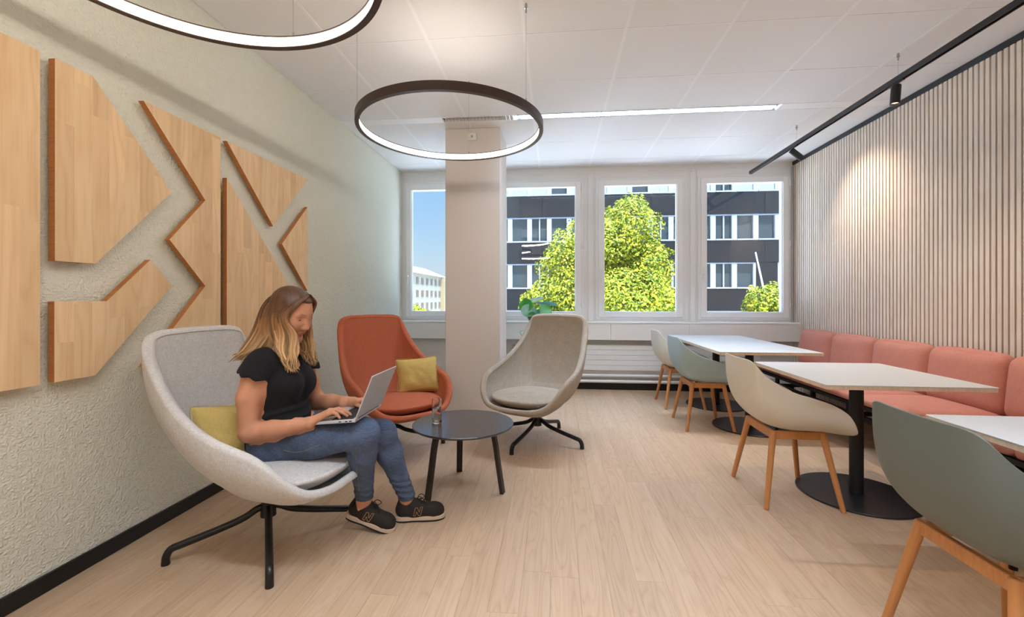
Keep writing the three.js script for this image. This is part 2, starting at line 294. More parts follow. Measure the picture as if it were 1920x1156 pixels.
// ---- track with spots along the slat wall
{
  const x = 2.385, y = 2.70, t = thing('lighting_track', 'long black lighting track hung from the ceiling beside the slat wall', 'lighting track');
  const S = new THREE.Shape(); [[-0.017, 0], [-0.017, 0.036], [0.017, 0.036], [0.017, 0], [0.010, 0], [0.010, 0.020], [-0.010, 0.020], [-0.010, 0]].forEach(([a, b], i) => (i ? S.lineTo(a, b) : S.moveTo(a, b))); S.closePath();
  const L = ZF - 0.3 + 5.62, rail = part('rail', new THREE.ExtrudeGeometry(S, { depth: L, bevelEnabled: false }).translate(x, y, -5.62), M.black, t);
  part('end_cap', rbox(x - 0.018, x + 0.018, y - 0.001, y + 0.037, -5.626, -5.618, 0.002), M.black, t);
  for (const z of [-4.6, -3.31, -2.0, -0.7]) {
    const w = part('suspension_wire', cyl(0.0009, 0.0009, H - y - 0.036, 8).translate(x, y + 0.036, z), M.steel, t);
    part('wire_fixing', merge([cyl(0.010, 0.006, 0.028, 14).translate(x, H - 0.028, z), cyl(0.005, 0.005, 0.02, 10).translate(x, H - 0.048, z)]), M.steel, w);
  }
  const spot = (z, aim, label, power) => {
    const s = thing('track_spot', label, 'spotlight', [x, y, z], 0, 'spotlights on the black track');
    part('adapter', rbox(-0.0095, 0.0095, -0.008, 0.016, -0.07, 0.07, 0.002), M.black, s);
    part('stem', cyl(0.006, 0.006, 0.032, 12).translate(0, -0.038, 0), M.black, s);
    const d = V(...aim).normalize(), q = new THREE.Quaternion().setFromUnitVectors(V(0, 1, 0), d), o = V(0, -0.045, 0).addScaledVector(d, -0.03);
    const set = (g) => g.applyQuaternion(q).translate(o.x, o.y, o.z);
    const prof = [[0, 0], [0.026, 0], [0.029, 0.004], [0.029, 0.138], [0.0265, 0.14], [0.0265, 0.115], [0, 0.115]].map(([a, b]) => new THREE.Vector2(a, b));
    part('barrel', set(toCreasedNormals(new THREE.LatheGeometry(prof, 32), 0.5)), M.black, s);
    part('lens', set(cyl(0.0255, 0.0255, 0.006, 24).translate(0, 0.1155, 0)), std({ color: 0xfff2e0, emissive: new THREE.Color(1, 0.78, 0.52), emissiveIntensity: 1.5 }), s);
    const Lt = new THREE.SpotLight(new THREE.Color(1, 0.82, 0.64), power, 0, 0.92, 1.0, 2); Lt.name = 'track_spot_light'; Lt.castShadow = true; Lt.shadow.radius = 1;
    Lt.position.copy(o).addScaledVector(d, 0.125); Lt.target.position.copy(o).addScaledVector(d, 2); s.add(Lt, Lt.target);
  };
  spot(-3.33, [-0.14, -0.98, 0.10], 'black track spotlight pointing down, its warm lens showing', SPOT_POWER);
  spot(-4.66, [0.62, -0.66, 0.18], 'black track spotlight turned towards the slat wall near the window', SPOT_POWER * 0.6);
  spot(-1.75, [0.58, -0.72, -0.10], 'fill spotlight added on the black track towards the slat wall, outside the picture', SPOT_POWER * 0.6);  // added fill spot, lightens the slats and bench from out of view
}
// ---- wooden wall panels: staves cut to the panel's outline
const STAVE_M = [[1, 1, 1], [0.95, 0.93, 0.9], [1.04, 1.03, 1.02], [0.98, 0.99, 0.98], [0.9, 0.88, 0.85]].map((c) => std({ map: staveGrain, color: new THREE.Color().setRGB(...c.map((x) => Math.min(1, x * 0.95))), roughness: 0.6 }));
const STAVE_EDGE = std({ map: oakGrain, color: new THREE.Color(0.88, 0.80, 0.72), roughness: 0.7 });
function clip(poly, inside, cut) { const out = []; for (let i = 0; i < poly.length; i++) { const a = poly[i], b = poly[(i + 1) % poly.length], ia = inside(a), ib = inside(b); if (ia) out.push(a); if (ia !== ib) out.push(cut(a, b)); } return out; }
function clipRect(poly, x0, x1, y0, y1) {
  const at = (k, v) => (a, b) => { const t = (v - a[k]) / (b[k] - a[k]); return [lerp(a[0], b[0], t), lerp(a[1], b[1], t)]; };
  let p = poly;
  for (const [k, v, s] of [[0, x0, 1], [0, x1, -1], [1, y0, 1], [1, y1, -1]]) { p = clip(p, (q) => (q[k] - v) * s >= 0, at(k, v)); if (p.length < 3) return null; }
  const keep = p.filter((q, i) => { const n = p[(i + 1) % p.length]; return Math.hypot(q[0] - n[0], q[1] - n[1]) > 1e-4; });
  const area = Math.abs(keep.reduce((s, q, i) => { const n = keep[(i + 1) % keep.length]; return s + q[0] * n[1] - n[0] * q[1]; }, 0)) / 2;
  return keep.length >= 3 && area > 2e-5 ? keep : null;
}
function woodPanel(poly, label, pieces = [poly]) {   // poly: [-z, y] corners on the panel's face; pieces: the same cut into simple outlines
  const t = thing('wood_wall_panel', label, 'wall panel', [XL + 0.02, 0, 0], 0, 'wooden panels on the plaster wall');
  const xs = poly.map((p) => p[0]), ys = poly.map((p) => p[1]), a = Math.min(...xs), b = Math.max(...xs), c = Math.min(...ys), d = Math.max(...ys), W = 0.0735;
  for (let x = a - 1e-4; x < b; x += W) for (let y = c - rnd(0.05, 0.75); y < d;) {
    const L = rnd(0.45, 0.85), tone = STAVE_M[Math.floor(rnd(0, 4.999))], du = rnd(0, 9), dv = rnd(0, 9), G = [];
    for (const pc of pieces) {
      const q = clipRect(pc, x, Math.min(x + W, b + 1e-4), Math.max(y, c - 1e-4), Math.min(y + L, d + 1e-4));
      if (q) { const g = new THREE.ExtrudeGeometry(new THREE.Shape(q.map(([u, v]) => new THREE.Vector2(u, v))), { depth: 0.03, bevelEnabled: false }); shiftUV(g, du, dv); g.rotateY(Math.PI / 2); part('stave', g, [tone, STAVE_EDGE], t); }   // (u,v,w) -> (w, v, -u)
    }
    y += L;
  }
  const mid = pieces[0].reduce((s, p) => [s[0] + p[0] / pieces[0].length, s[1] + p[1] / pieces[0].length], [0, 0]);
  part('wall_batten', box(-0.02, 0.0, mid[1] - 0.02, mid[1] + 0.02, -mid[0] - 0.03, -mid[0] + 0.03), STAVE_EDGE, t);
}
const BOT = 0.855, TOP = 2.17;
woodPanel([[0.75, BOT], [1.552, BOT], [1.552, TOP], [0.75, TOP]], 'tall rectangular wooden panel at the left edge of the picture');
woodPanel([[1.604, 1.348], [1.762, 1.348], [2.153, 1.757], [1.752, TOP], [1.604, TOP]], 'wooden panel with straight left edge and pointed right side, upper one');
woodPanel([[1.602, BOT], [1.762, BOT], [2.156, 1.262], [2.029, 1.388], [1.813, 1.183], [1.602, 1.183]], 'lower wooden panel with an arm reaching up to the right');
woodPanel([[1.992, TOP], [2.379, 1.763], [2.14, 1.504], [2.379, 1.265], [1.992, BOT], [2.496, BOT], [2.496, TOP]], 'tall wooden panel with a zigzag left edge above the grey armchair', [[[1.992, TOP], [2.379, 1.763], [2.496, 1.763], [2.496, TOP]], [[2.14, 1.504], [2.379, 1.265], [2.496, 1.265], [2.496, 1.763], [2.379, 1.763]], [[1.992, BOT], [2.496, BOT], [2.496, 1.265], [2.379, 1.265]]]);
woodPanel([[2.548, BOT], [3.445, BOT], [3.445, 1.035], [2.548, 1.94]], 'wooden panel with a long slanting right edge behind the woman');
woodPanel([[2.548, TOP - 0.002], [2.999, 1.712], [3.45, TOP - 0.002]], 'wooden triangle pointing down, at the upper right of the wall');
woodPanel([[3.104, 1.598], [3.445, 1.253], [3.445, 1.942]], 'small wooden triangle pointing left, nearest the windows');
// ================================================================ FURNITURE
/** Upholstered or moulded bucket: a closed rim curve joined to a point on the seat by superelliptic ribs, with real thickness and a rounded rim. */
function bucket(half, C, th, ns, nh, nu = 96, nt = 22, arc = 5, nBack = 0, zFrom = -0.06) {
  const pts = [...half.map((p) => V(...p)), ...half.slice(1, -1).reverse().map(([x, y, z]) => V(-x, y, z))];
  const curve = new THREE.CatmullRomCurve3(pts, true, 'centripetal'), rim = curve.getSpacedPoints(nu).slice(0, nu), c = V(...C);
  const P = (i, t) => { const r = rim[((i % nu) + nu) % nu], a = t * Math.PI / 2, q = nBack ? smooth(zFrom, -0.26, r.z) : 0, s = Math.pow(Math.sin(a), 2 / lerp(ns, nBack, q)), h = 1 - Math.pow(Math.cos(a), 2 / lerp(nh, nBack, q)); return V(c.x + (r.x - c.x) * s, c.y + (r.y - c.y) * h, c.z + (r.z - c.z) * s); };
  const N = (i, t) => { const e = 0.004, t0 = Math.max(0.02, t - e), t1 = Math.max(0.03, Math.min(1, t + e)), a = P(i, t1).sub(P(i, t0)), b = P(i + 1, t).sub(P(i - 1, t)); return b.cross(a).normalize(); };
  const pos = [], uv = [], rows = 2 * (nt + 1) + arc; let len = rim.map((p, i) => p.distanceTo(rim[(i + 1) % nu])), per = [0]; for (const l of len) per.push(per.at(-1) + l);
  const outerRim = [], innerRim = [];
  for (let i = 0; i <= nu; i++) {
    const col = [], ts = []; for (let k = 0; k <= nt; k++) ts.push(Math.pow(k / nt, 0.9));
    const edge = P(i, 1).addScaledVector(N(i, 1), -th), off = (t) => { const r = rim[i % nu], p = P(i, t), k = (u, v, c0) => (Math.abs(v - c0) < 1e-6 ? 0 : (u - c0) / (v - c0)), kx = k(p.x, r.x, c.x), kz = k(p.z, r.z, c.z), ks = Math.max(kx, kz), kh = k(p.y, r.y, c.y); return V(c.x + (edge.x - c.x) * ks, c.y - th + (edge.y - c.y + th) * kh, c.z + (edge.z - c.z) * ks); };
    for (const t of ts) col.push(P(i, t));
    const a = P(i, 1), b = off(1), m = a.clone().add(b).multiplyScalar(0.5), T = P(i, 1).sub(P(i, 0.97)).normalize();
    for (let k = 1; k <= arc; k++) { const q = k / (arc + 1) * Math.PI; col.push(m.clone().addScaledVector(a.clone().sub(m), Math.cos(q)).addScaledVector(T, Math.sin(q) * th / 2)); }
    for (const t of [...ts].reverse()) col.push(off(t));
    if (i < nu) { outerRim.push(b); innerRim.push(a); }
    let v = 0; col.forEach((p, k) => { if (k) v += p.distanceTo(col[k - 1]); pos.push(p.x, p.y, p.z); uv.push(per[Math.min(i, nu)], v); });
  }
  const idx = []; for (let i = 0; i < nu; i++) for (let k = 0; k + 1 < rows; k++) { const a = i * rows + k, b = a + rows; idx.push(a, b, a + 1, b, b + 1, a + 1); }
  const g = new THREE.BufferGeometry(); g.setAttribute('position', new THREE.Float32BufferAttribute(pos, 3)); g.setAttribute('uv', new THREE.Float32BufferAttribute(uv, 2)); g.setIndex(idx); g.computeVertexNormals();
  const n = g.attributes.normal; for (let k = 0; k < rows; k++) { const a = k, b = nu * rows + k, s = V(n.getX(a) + n.getX(b), n.getY(a) + n.getY(b), n.getZ(a) + n.getZ(b)).normalize(); n.setXYZ(a, s.x, s.y, s.z); n.setXYZ(b, s.x, s.y, s.z); }
  return { geo: g, outerRim };
}
/** soft pad: outline in x,z (superellipse), domed top, rounded sides */
function pad(w, d, h, dome, n = 2.6, drop = 0, nu = 72) {
  const prof = [[0, 1]]; const K = 10; for (let k = 1; k <= K; k++) prof.push([k / K * 0.93, 1 - Math.pow(k / K, 2.4) * dome]); for (let k = 0; k <= 8; k++) { const a = Math.PI / 2 - k / 8 * Math.PI; prof.push([0.93 + 0.07 * Math.cos(a), (1 - dome) * (0.5 + 0.5 * Math.sin(a))]); } prof.push([0.5, 0], [0, 0]);
  const pos = [], uv = [], idx = [], rows = prof.length;
  for (let i = 0; i <= nu; i++) { const a = i / nu * Math.PI * 2, ca = Math.cos(a), sa = Math.sin(a), r = 1 / Math.pow(Math.pow(Math.abs(ca), n) + Math.pow(Math.abs(sa), n), 1 / n); prof.forEach(([s, y]) => { const k = s * (0.84 + 0.16 * Math.min(1, y / 0.6)), x = ca * r * k * w * (1 - 0.20 * Math.max(0, -sa)), z = sa * r * k * d; pos.push(x, y * h - drop * Math.max(0, sa) * s * s, z); uv.push(x, z + y * h); }); }
  for (let i = 0; i < nu; i++) for (let k = 0; k + 1 < rows; k++) { const a = i * rows + k, b = a + rows; idx.push(a, a + 1, b, b, a + 1, b + 1); }
  const g = new THREE.BufferGeometry(); g.setAttribute('position', new THREE.Float32BufferAttribute(pos, 3)); g.setAttribute('uv', new THREE.Float32BufferAttribute(uv, 2)); g.setIndex(idx); g.computeVertexNormals(); return g;
}
// ---- lounge chairs (local: faces +z)
const LOUNGE_RIM = [[0, 0.334, 0.452], [0.14, 0.337, 0.444], [0.252, 0.362, 0.412], [0.325, 0.425, 0.365], [0.368, 0.490, 0.308], [0.390, 0.540, 0.236], [0.398, 0.572, 0.140], [0.394, 0.600, 0.045], [0.380, 0.642, -0.060], [0.356, 0.710, -0.180], [0.333, 0.790, -0.272], [0.316, 0.870, -0.340], [0.300, 0.945, -0.394], [0.272, 0.998, -0.424], [0.210, 1.020, -0.440], [0.10, 1.026, -0.448], [0, 1.028, -0.450]];
const loungeShell = bucket(LOUNGE_RIM, [0, 0.300, 0.03], 0.046, 2.4, 2.35, 112, 26, 6, 2.0, 0.20);
const loungePiping = new THREE.TubeGeometry(new THREE.CatmullRomCurve3(loungeShell.outerRim, true), 220, 0.0035, 6, true);
const loungePad = pad(0.312, 0.300, 0.090, 0.30, 2.5, 0.010).translate(0, 0.354, 0.122);
function loungeChair(x, z, turn, baseTurn, mat, label) {
  const t = thing('lounge_chair', label, 'armchair', [x, 0, z], 0, 'swivel lounge armchairs');
  const put = (m) => { m.rotation.y = turn; return m; };
  const sh = put(part('shell', loungeShell.geo, mat, t)); part('piping', loungePiping, mat, sh);
  put(part('seat_cushion', loungePad, mat, t));
  part('column', merge([cyl(0.036, 0.030, 0.10, 28).translate(0, 0.125, 0), cyl(0.03, 0.085, 0.03, 28).translate(0, 0.225, 0)]), M.blackSatin, t);
  for (let k = 0; k < 4; k++) {
    const a = baseTurn + k * Math.PI / 2, path = new THREE.CatmullRomCurve3([V(0, 0.175, 0.012), V(0, 0.165, 0.05), V(0, 0.138, 0.10), V(0, 0.108, 0.20), V(0, 0.075, 0.345), V(0, 0.064, 0.385), V(0, 0.035, 0.402), V(0, 0.0, 0.404)], false, 'centripetal');
    const g = new THREE.TubeGeometry(path, 40, 0.0165, 12, false).rotateY(a); const lg = part('leg', g, M.blackSatin, t);
    part('foot', cyl(0.0172, 0.0172, 0.012, 16).translate(Math.sin(a) * 0.404, 0.0, Math.cos(a) * 0.404), M.black, lg);
  }
  return t;
}
const greyFab = fabric([220, 216, 211], 0.14, 201), orangeFab = fabric([192, 106, 74], 0.12, 203), taupeFab = fabric([176, 164, 148], 0.16, 205);
loungeChair(-1.406, -2.053, Math.PI / 2 - 0.10, Math.atan2(-0.332, 0.232), greyFab, 'light grey upholstered lounge chair the woman sits in');
loungeChair(-1.29, -3.42, 0.80, 0.35, orangeFab, 'rust orange upholstered lounge chair beside the pillar');
loungeChair(-0.14, -3.71, -0.44, Math.atan2(-0.181, 0.354), taupeFab, 'empty taupe upholstered lounge chair in front of the windows');
// ---- pillows
function pillowGeo(w, h, t, s) {
  const n = 28, P = [], U = [], idx = [];
  for (const side of [1, -1]) for (let j = 0; j <= n; j++) for (let i = 0; i <= n; i++) {
    const a = i / n * 2 - 1, b = j / n * 2 - 1, f = Math.pow(Math.max(0, (1 - Math.pow(Math.abs(a), 2.6)) * (1 - Math.pow(Math.abs(b), 2.6))), 0.55);
    const pinch = 1 - 0.07 * (1 - Math.pow(Math.abs(a), 2)) * Math.abs(b) ** 2, pinch2 = 1 - 0.06 * (1 - Math.pow(Math.abs(b), 2)) * Math.abs(a) ** 2;
    const wr = 0.006 * (fbm(i / n, j / n, 4, 4, 2, s) - 0.5) * f * 4 + 0.010 * (fbm(i / n * 0.9, j / n * 0.9, 9, 5, 2, s + 2) - 0.5) * Math.max(0, Math.abs(a) - 0.5) * 2 * f;
    P.push(a * w / 2 * pinch2, b * h / 2 * pinch, side * (f * t / 2 + wr)); U.push(a * w / 2, b * h / 2);
  }
  for (let s2 = 0; s2 < 2; s2++) for (let j = 0; j < n; j++) for (let i = 0; i < n; i++) { const o = s2 * (n + 1) * (n + 1), a = o + j * (n + 1) + i, b = a + 1, c = a + n + 1, d = c + 1; s2 ? idx.push(a, c, b, b, c, d) : idx.push(a, b, c, b, d, c); }
  const g = new THREE.BufferGeometry(); g.setAttribute('position', new THREE.Float32BufferAttribute(P, 3)); g.setAttribute('uv', new THREE.Float32BufferAttribute(U, 2)); g.setIndex(idx); g.computeVertexNormals(); return g;
}
const yellowFab = fabric([214, 188, 112], 0.10, 207);
function pillow(label, [x, y, z], yaw, pitch, roll, w, h, th, s) {
  const t = thing('pillow', label, 'pillow', [x, y, z], yaw, 'yellow pillows on the lounge chairs');
  const c = part('cover', pillowGeo(w, h, th, s), yellowFab, t); c.rotation.set(pitch, 0, roll, 'YXZ'); c.position.y = h / 2 * Math.cos(pitch);
  const sd = part('seam', new THREE.TubeGeometry(new THREE.CatmullRomCurve3([[-1, -1], [0, -0.93], [1, -1], [0.94, 0], [1, 1], [0, 0.93], [-1, 1], [-0.94, 0]].map(([a, b]) => V(a * w / 2, b * h / 2, 0)), true, 'catmullrom', 0.25), 80, 0.0022, 6, true), yellowFab, c);
}
pillow('yellow pillow leaning in the rust orange lounge chair', [-1.115, 0.43, -3.53], 0.42, -0.30, 0.06, 0.33, 0.28, 0.12, 3);
pillow('yellow pillow tucked behind the seated woman', [-1.525, 0.445, -1.955], 1.05, -0.40, -0.10, 0.32, 0.26, 0.12, 8);
// ---- coffee table
{
  const t = thing('coffee_table', 'round black-stained coffee table on three legs', 'table', [-0.57, 0, -2.74]);
  const top = new THREE.LatheGeometry([[0, 0.393], [0.300, 0.393], [0.310, 0.3955], [0.316, 0.402], [0.3165, 0.407], [0.3145, 0.41], [0, 0.41]].map(([a, b]) => new THREE.Vector2(a, b)), 96);
  const blk = phys({ map: blackGrain, roughness: 0.3, clearcoat: 0.6, clearcoatRoughness: 0.2 });
  part('table_top', metreUV(toCreasedNormals(top, 0.5)), blk, t);
  const woodLeg = std({ color: 0x241c16, roughness: 0.45 });
  for (const a of [-108, 13, 132]) {
    const r = a * Math.PI / 180, c = V(Math.cos(r), 0, Math.sin(r)), at = (d, y) => V(c.x * d, y, c.z * d);
    const curve = new THREE.CatmullRomCurve3([at(0.10, 0.384), at(0.165, 0.382), at(0.196, 0.366), at(0.208, 0.335), at(0.238, 0.15), at(0.262, 0.0)], false, 'centripetal');
    // flat bent-wood bar: rectangular section swept in the leg's own plane
    const n = 36, P = [], idx = [], side = V(-c.z, 0, c.x), hw = 0.019, hd = 0.011;
    for (let i = 0; i <= n; i++) { const p = curve.getPointAt(i / n), T = curve.getTangentAt(i / n), nn = T.clone().cross(side).normalize(); for (const [u, v] of [[-1, -1], [1, -1], [1, 1], [-1, 1]]) { const q = p.clone().addScaledVector(side, u * hw).addScaledVector(nn, v * hd); P.push(q.x, Math.max(q.y, 0), q.z); } }
    for (let i = 0; i < n; i++) for (let k = 0; k < 4; k++) { const a0 = i * 4 + k, b0 = i * 4 + (k + 1) % 4; idx.push(a0, a0 + 4, b0, b0, a0 + 4, b0 + 4); }
    idx.push(0, 1, 2, 0, 2, 3, n * 4, n * 4 + 2, n * 4 + 1, n * 4, n * 4 + 3, n * 4 + 2);
    const g = new THREE.BufferGeometry(); g.setAttribute('position', new THREE.Float32BufferAttribute(P, 3)); g.setAttribute('uv', new THREE.Float32BufferAttribute(new Float32Array(P.length / 3 * 2), 2)); g.setIndex(idx);
    part('leg', toCreasedNormals(g, 0.6), woodLeg, t);
  }
}
// ---- glass of water
{
  const t = thing('water_glass', 'tall glass of water standing on the black coffee table', 'glass', [-0.735, 0.4105, -2.715]);
  const G = phys({ color: 0xffffff, roughness: 0.0, transmission: 1, thickness: 0.01, ior: 1.47 });
  const r = 0.031, h = 0.15, prof = [[0, 0], [r - 0.003, 0], [r - 0.001, 0.002], [r, h - 0.001], [r - 0.001, h], [r - 0.0028, h - 0.001], [r - 0.0032, 0.014], [r - 0.007, 0.010], [0, 0.010]].map(([a, b]) => new THREE.Vector2(a, b));
  part('tumbler', toCreasedNormals(new THREE.LatheGeometry(prof, 40), 0.7), G, t);
  const wr = r - 0.0031, wp = [[0, 0.0102], [wr - 0.004, 0.0104], [wr, 0.0145], [wr, 0.095], [wr - 0.001, 0.0942], [0, 0.0938]].map(([a, b]) => new THREE.Vector2(a, b));
  part('water', toCreasedNormals(new THREE.LatheGeometry(wp, 40), 0.7), phys({ color: 0xffffff, roughness: 0, transmission: 1, thickness: 0.05, ior: 1.33 }), t);
}
// ---- shell chairs with oak legs (local: faces +z)
const SHELL_RIM = [[0, 0.436, 0.250], [0.11, 0.437, 0.254], [0.205, 0.439, 0.262], [0.252, 0.447, 0.266], [0.270, 0.490, 0.248], [0.281, 0.552, 0.205], [0.287, 0.606, 0.120], [0.286, 0.640, 0.020], [0.279, 0.666, -0.070], [0.263, 0.706, -0.150], [0.240, 0.760, -0.218], [0.214, 0.812, -0.258], [0.180, 0.830, -0.272], [0.09, 0.832, -0.284], [0, 0.832, -0.288]];
const chairShell = bucket(SHELL_RIM, [0, 0.428, 0.0], 0.007, 3.4, 3.4, 112, 30, 4, 2.85);
const legOak = std({ map: oakGrain, roughness: 0.5, color: new THREE.Color(0.95, 0.93, 0.92) });
function shellChair(x, z, turn, mat, label) {
  const t = thing('shell_chair', label, 'chair', [x, 0, z], turn, 'plastic shell chairs along the tables');
  part('shell', chairShell.geo, mat, t);
  for (const [sx, sz] of [[-1, -1], [1, -1], [-1, 1], [1, 1]]) part('leg', shiftUV(bar([sx * 0.232, 0, sz * 0.205 + 0.0], [sx * 0.158, 0.424, sz * 0.134], 0.0135, 0.0185, 18), rnd(0, 3), rnd(0, 3)), legOak, t);
  for (const s of [-1, 1]) {
    part('rail', metreUV(rbox(-0.15, 0.15, 0.380, 0.427, s * 0.136 - 0.011, s * 0.136 + 0.011, 0.004)), legOak, t);
    part('rail', metreUV(rbox(s * 0.158 - 0.011, s * 0.158 + 0.011, 0.380, 0.427, -0.128, 0.128, 0.004)), legOak, t);
  }
  for (const [sx, sz] of [[-1, -1], [1, -1], [-1, 1], [1, 1]]) part('spacer', cyl(0.010, 0.010, 0.012, 12).translate(sx * 0.09, 0.412, sz * 0.08), M.black, t);
}
const plastic = (hex) => std({ color: hex, roughness: 0.48 });
shellChair(1.395, -5.09, Math.PI / 2, plastic(0xdcdcd0), 'pale grey-green plastic chair nearest the windows');
shellChair(1.385, -4.295, Math.PI / 2, plastic(0xa2b7b8), 'blue-green plastic chair at the second table from the window');
shellChair(1.40, -2.85, Math.PI / 2, plastic(0xddd3c0), 'beige plastic chair with oak legs, whole in view');
shellChair(1.405, -1.50, Math.PI / 2, plastic(0x666b62), 'grey-green plastic chair in the near right corner');
// ---- tables
function cafeTable(x, z, label) {
  const t = thing('cafe_table', label, 'table', [x, 0, z], 0, 'white square tables along the pink bench');
  const slab = (r, hw, hd, y0, y1, bev) => { const S = new THREE.Shape(); S.moveTo(-hw + r, -hd); S.lineTo(hw - r, -hd); S.absarc(hw - r, -hd + r, r, -Math.PI / 2, 0); S.lineTo(hw, hd - r); S.absarc(hw - r, hd - r, r, 0, Math.PI / 2); S.lineTo(-hw + r, hd); S.absarc(-hw + r, hd - r, r, Math.PI / 2, Math.PI); S.lineTo(-hw, -hd + r); S.absarc(-hw + r, -hd + r, r, Math.PI, Math.PI * 1.5); return new THREE.ExtrudeGeometry(S, { depth: y1 - y0, bevelEnabled: bev > 0, bevelSize: bev, bevelThickness: bev, bevelOffset: -bev, bevelSegments: 2, curveSegments: 6 }).rotateX(-Math.PI / 2).translate(0, y0, 0); };
  part('table_top', slab(0.012, 0.415, 0.42, 0.7375, 0.740, 0.0008), std({ color: 0xd2d1ce, roughness: 0.38 }), t);
  part('edge_board', metreUV(slab(0.012, 0.413, 0.418, 0.718, 0.7372, 0.002)), std({ map: slatGrain, color: new THREE.Color(0.92, 0.82, 0.7), roughness: 0.6 }), t);
  part('mounting_plate', rbox(-0.18, 0.18, 0.71, 0.718, -0.18, 0.18, 0.003), M.blackBase, t);
  part('post', cyl(0.0365, 0.0365, 0.70, 40).translate(0, 0.011, 0), M.blackBase, t);
  part('base_plate', toCreasedNormals(new THREE.LatheGeometry([[0, 0], [0.312, 0], [0.315, 0.003], [0.315, 0.008], [0.312, 0.011], [0, 0.011]].map(([a, b]) => new THREE.Vector2(a, b)), 96), 0.5), std({ color: 0x18181b, roughness: 0.35 }), t);
}
cafeTable(1.80, -5.115, 'white square table nearest the windows');
cafeTable(1.80, -4.272, 'white square table joined to the one by the windows');
cafeTable(1.835, -2.875, 'white square table standing alone behind the beige chair');
cafeTable(1.862, -1.458, 'white square table in the near right corner, mostly out of view');
// ---- banquette along the slat wall
{
  const t = thing('banquette', 'long salmon pink upholstered bench along the oak slat wall', 'bench');
  const pink = fabric([202, 134, 116], 0.10, 209), P = 0.586, z0 = -5.42, N = 10;
  const puff = (x0, x1, y0, y1, z0b, z1b, r, bulge) => { const g = new RoundedBoxGeometry(x1 - x0, y1 - y0, z1b - z0b, 7, r), p = g.attributes.position, a = (x1 - x0) / 2, b = (y1 - y0) / 2, c = (z1b - z0b) / 2; for (let i = 0; i < p.count; i++) { const x = p.getX(i) / a, y = p.getY(i) / b, z = p.getZ(i) / c; p.setXYZ(i, p.getX(i) + bulge[0] * x * (1 - y * y) * (1 - z * z), p.getY(i) + bulge[1] * y * (1 - x * x) * (1 - z * z), p.getZ(i)); } g.translate((x0 + x1) / 2, (y0 + y1) / 2, (z0b + z1b) / 2); return g; };
  const fine = (w, h, d, r) => new RoundedBoxGeometry(w, h, d, 8, r);
  // grid boxes fine enough to bulge
  const soft = (x0, x1, y0, y1, za, zb, r, bx, by) => { const nx = 10, g = new THREE.BoxGeometry(2, 2, 2, nx, nx, nx + 4), p = g.attributes.position, hx = (x1 - x0) / 2, hy = (y1 - y0) / 2, hz = (zb - za) / 2; for (let i = 0; i < p.count; i++) { const u = p.getX(i), v = p.getY(i), w = p.getZ(i), e = (q) => Math.sign(q) * Math.pow(Math.abs(q), 0.7); let X = e(u) * hx, Y = e(v) * hy, Z = e(w) * hz; const c = V(Math.max(-hx + r, Math.min(hx - r, X)), Math.max(-hy + r, Math.min(hy - r, Y)), Math.max(-hz + r, Math.min(hz - r, Z))), d = V(X, Y, Z).sub(c); if (d.lengthSq() > 1e-12) d.normalize().multiplyScalar(r); X = c.x + d.x; Y = c.y + d.y; Z = c.z + d.z; p.setXYZ(i, X + bx * (1 - v * v) * (1 - w * w) * (u < 0 ? -1 : 0), Y + by * (1 - u * u) * (1 - w * w) * (v > 0 ? 1 : 0), Z); } const m = mergeVertices(g.deleteAttribute('uv').deleteAttribute('normal'), 1e-5); m.computeVertexNormals(); const q = metreUV(m.toNonIndexed()); return q.translate((x0 + x1) / 2, (y0 + y1) / 2, (za + zb) / 2); };
  const seatG = soft(2.325, 2.93, 0.372, 0.452, 0, P - 0.004, 0.038, 0.014, 0.018), backG = soft(-0.066, 0.060, 0, 0.40, 0, P - 0.004, 0.062, 0.024, 0.014);
  for (let k = 0; k < N; k++) {
    part('seat_cushion', seatG, pink, t).position.z = z0 + k * P;
    const b = part('back_cushion', backG, pink, t); b.position.set(2.865, 0.43, z0 + k * P); b.rotation.z = -0.10;
  }
  const zE = z0 + N * P;
  part('frame', merge([box(2.345, 2.375, 0.342, 0.371, z0 + 0.01, zE - 0.01), box(2.90, 2.93, 0.342, 0.371, z0 + 0.01, zE - 0.01), ...Array.from({ length: N + 1 }, (_, k) => box(2.376, 2.899, 0.345, 0.370, z0 + 0.012 + k * (P - 0.006), z0 + 0.036 + k * (P - 0.006)))]), M.black, t);
  part('lower_rail', rbox(2.40, 2.43, 0.225, 0.268, z0 + 0.05, zE - 0.05, 0.003), M.black, t);
  for (let z = z0 + 0.38; z < zE; z += 1.172) {
    part('leg', rbox(2.76, 2.80, 0, 0.343, z - 0.02, z + 0.02, 0.003), M.black, t);
    part('hanger', rbox(2.40, 2.43, 0.268, 0.343, z - 0.02, z + 0.02, 0.002), M.black, t);
    part('cross_bar', rbox(2.43, 2.76, 0.23, 0.262, z - 0.015, z + 0.015, 0.002), M.black, t);
  }
}
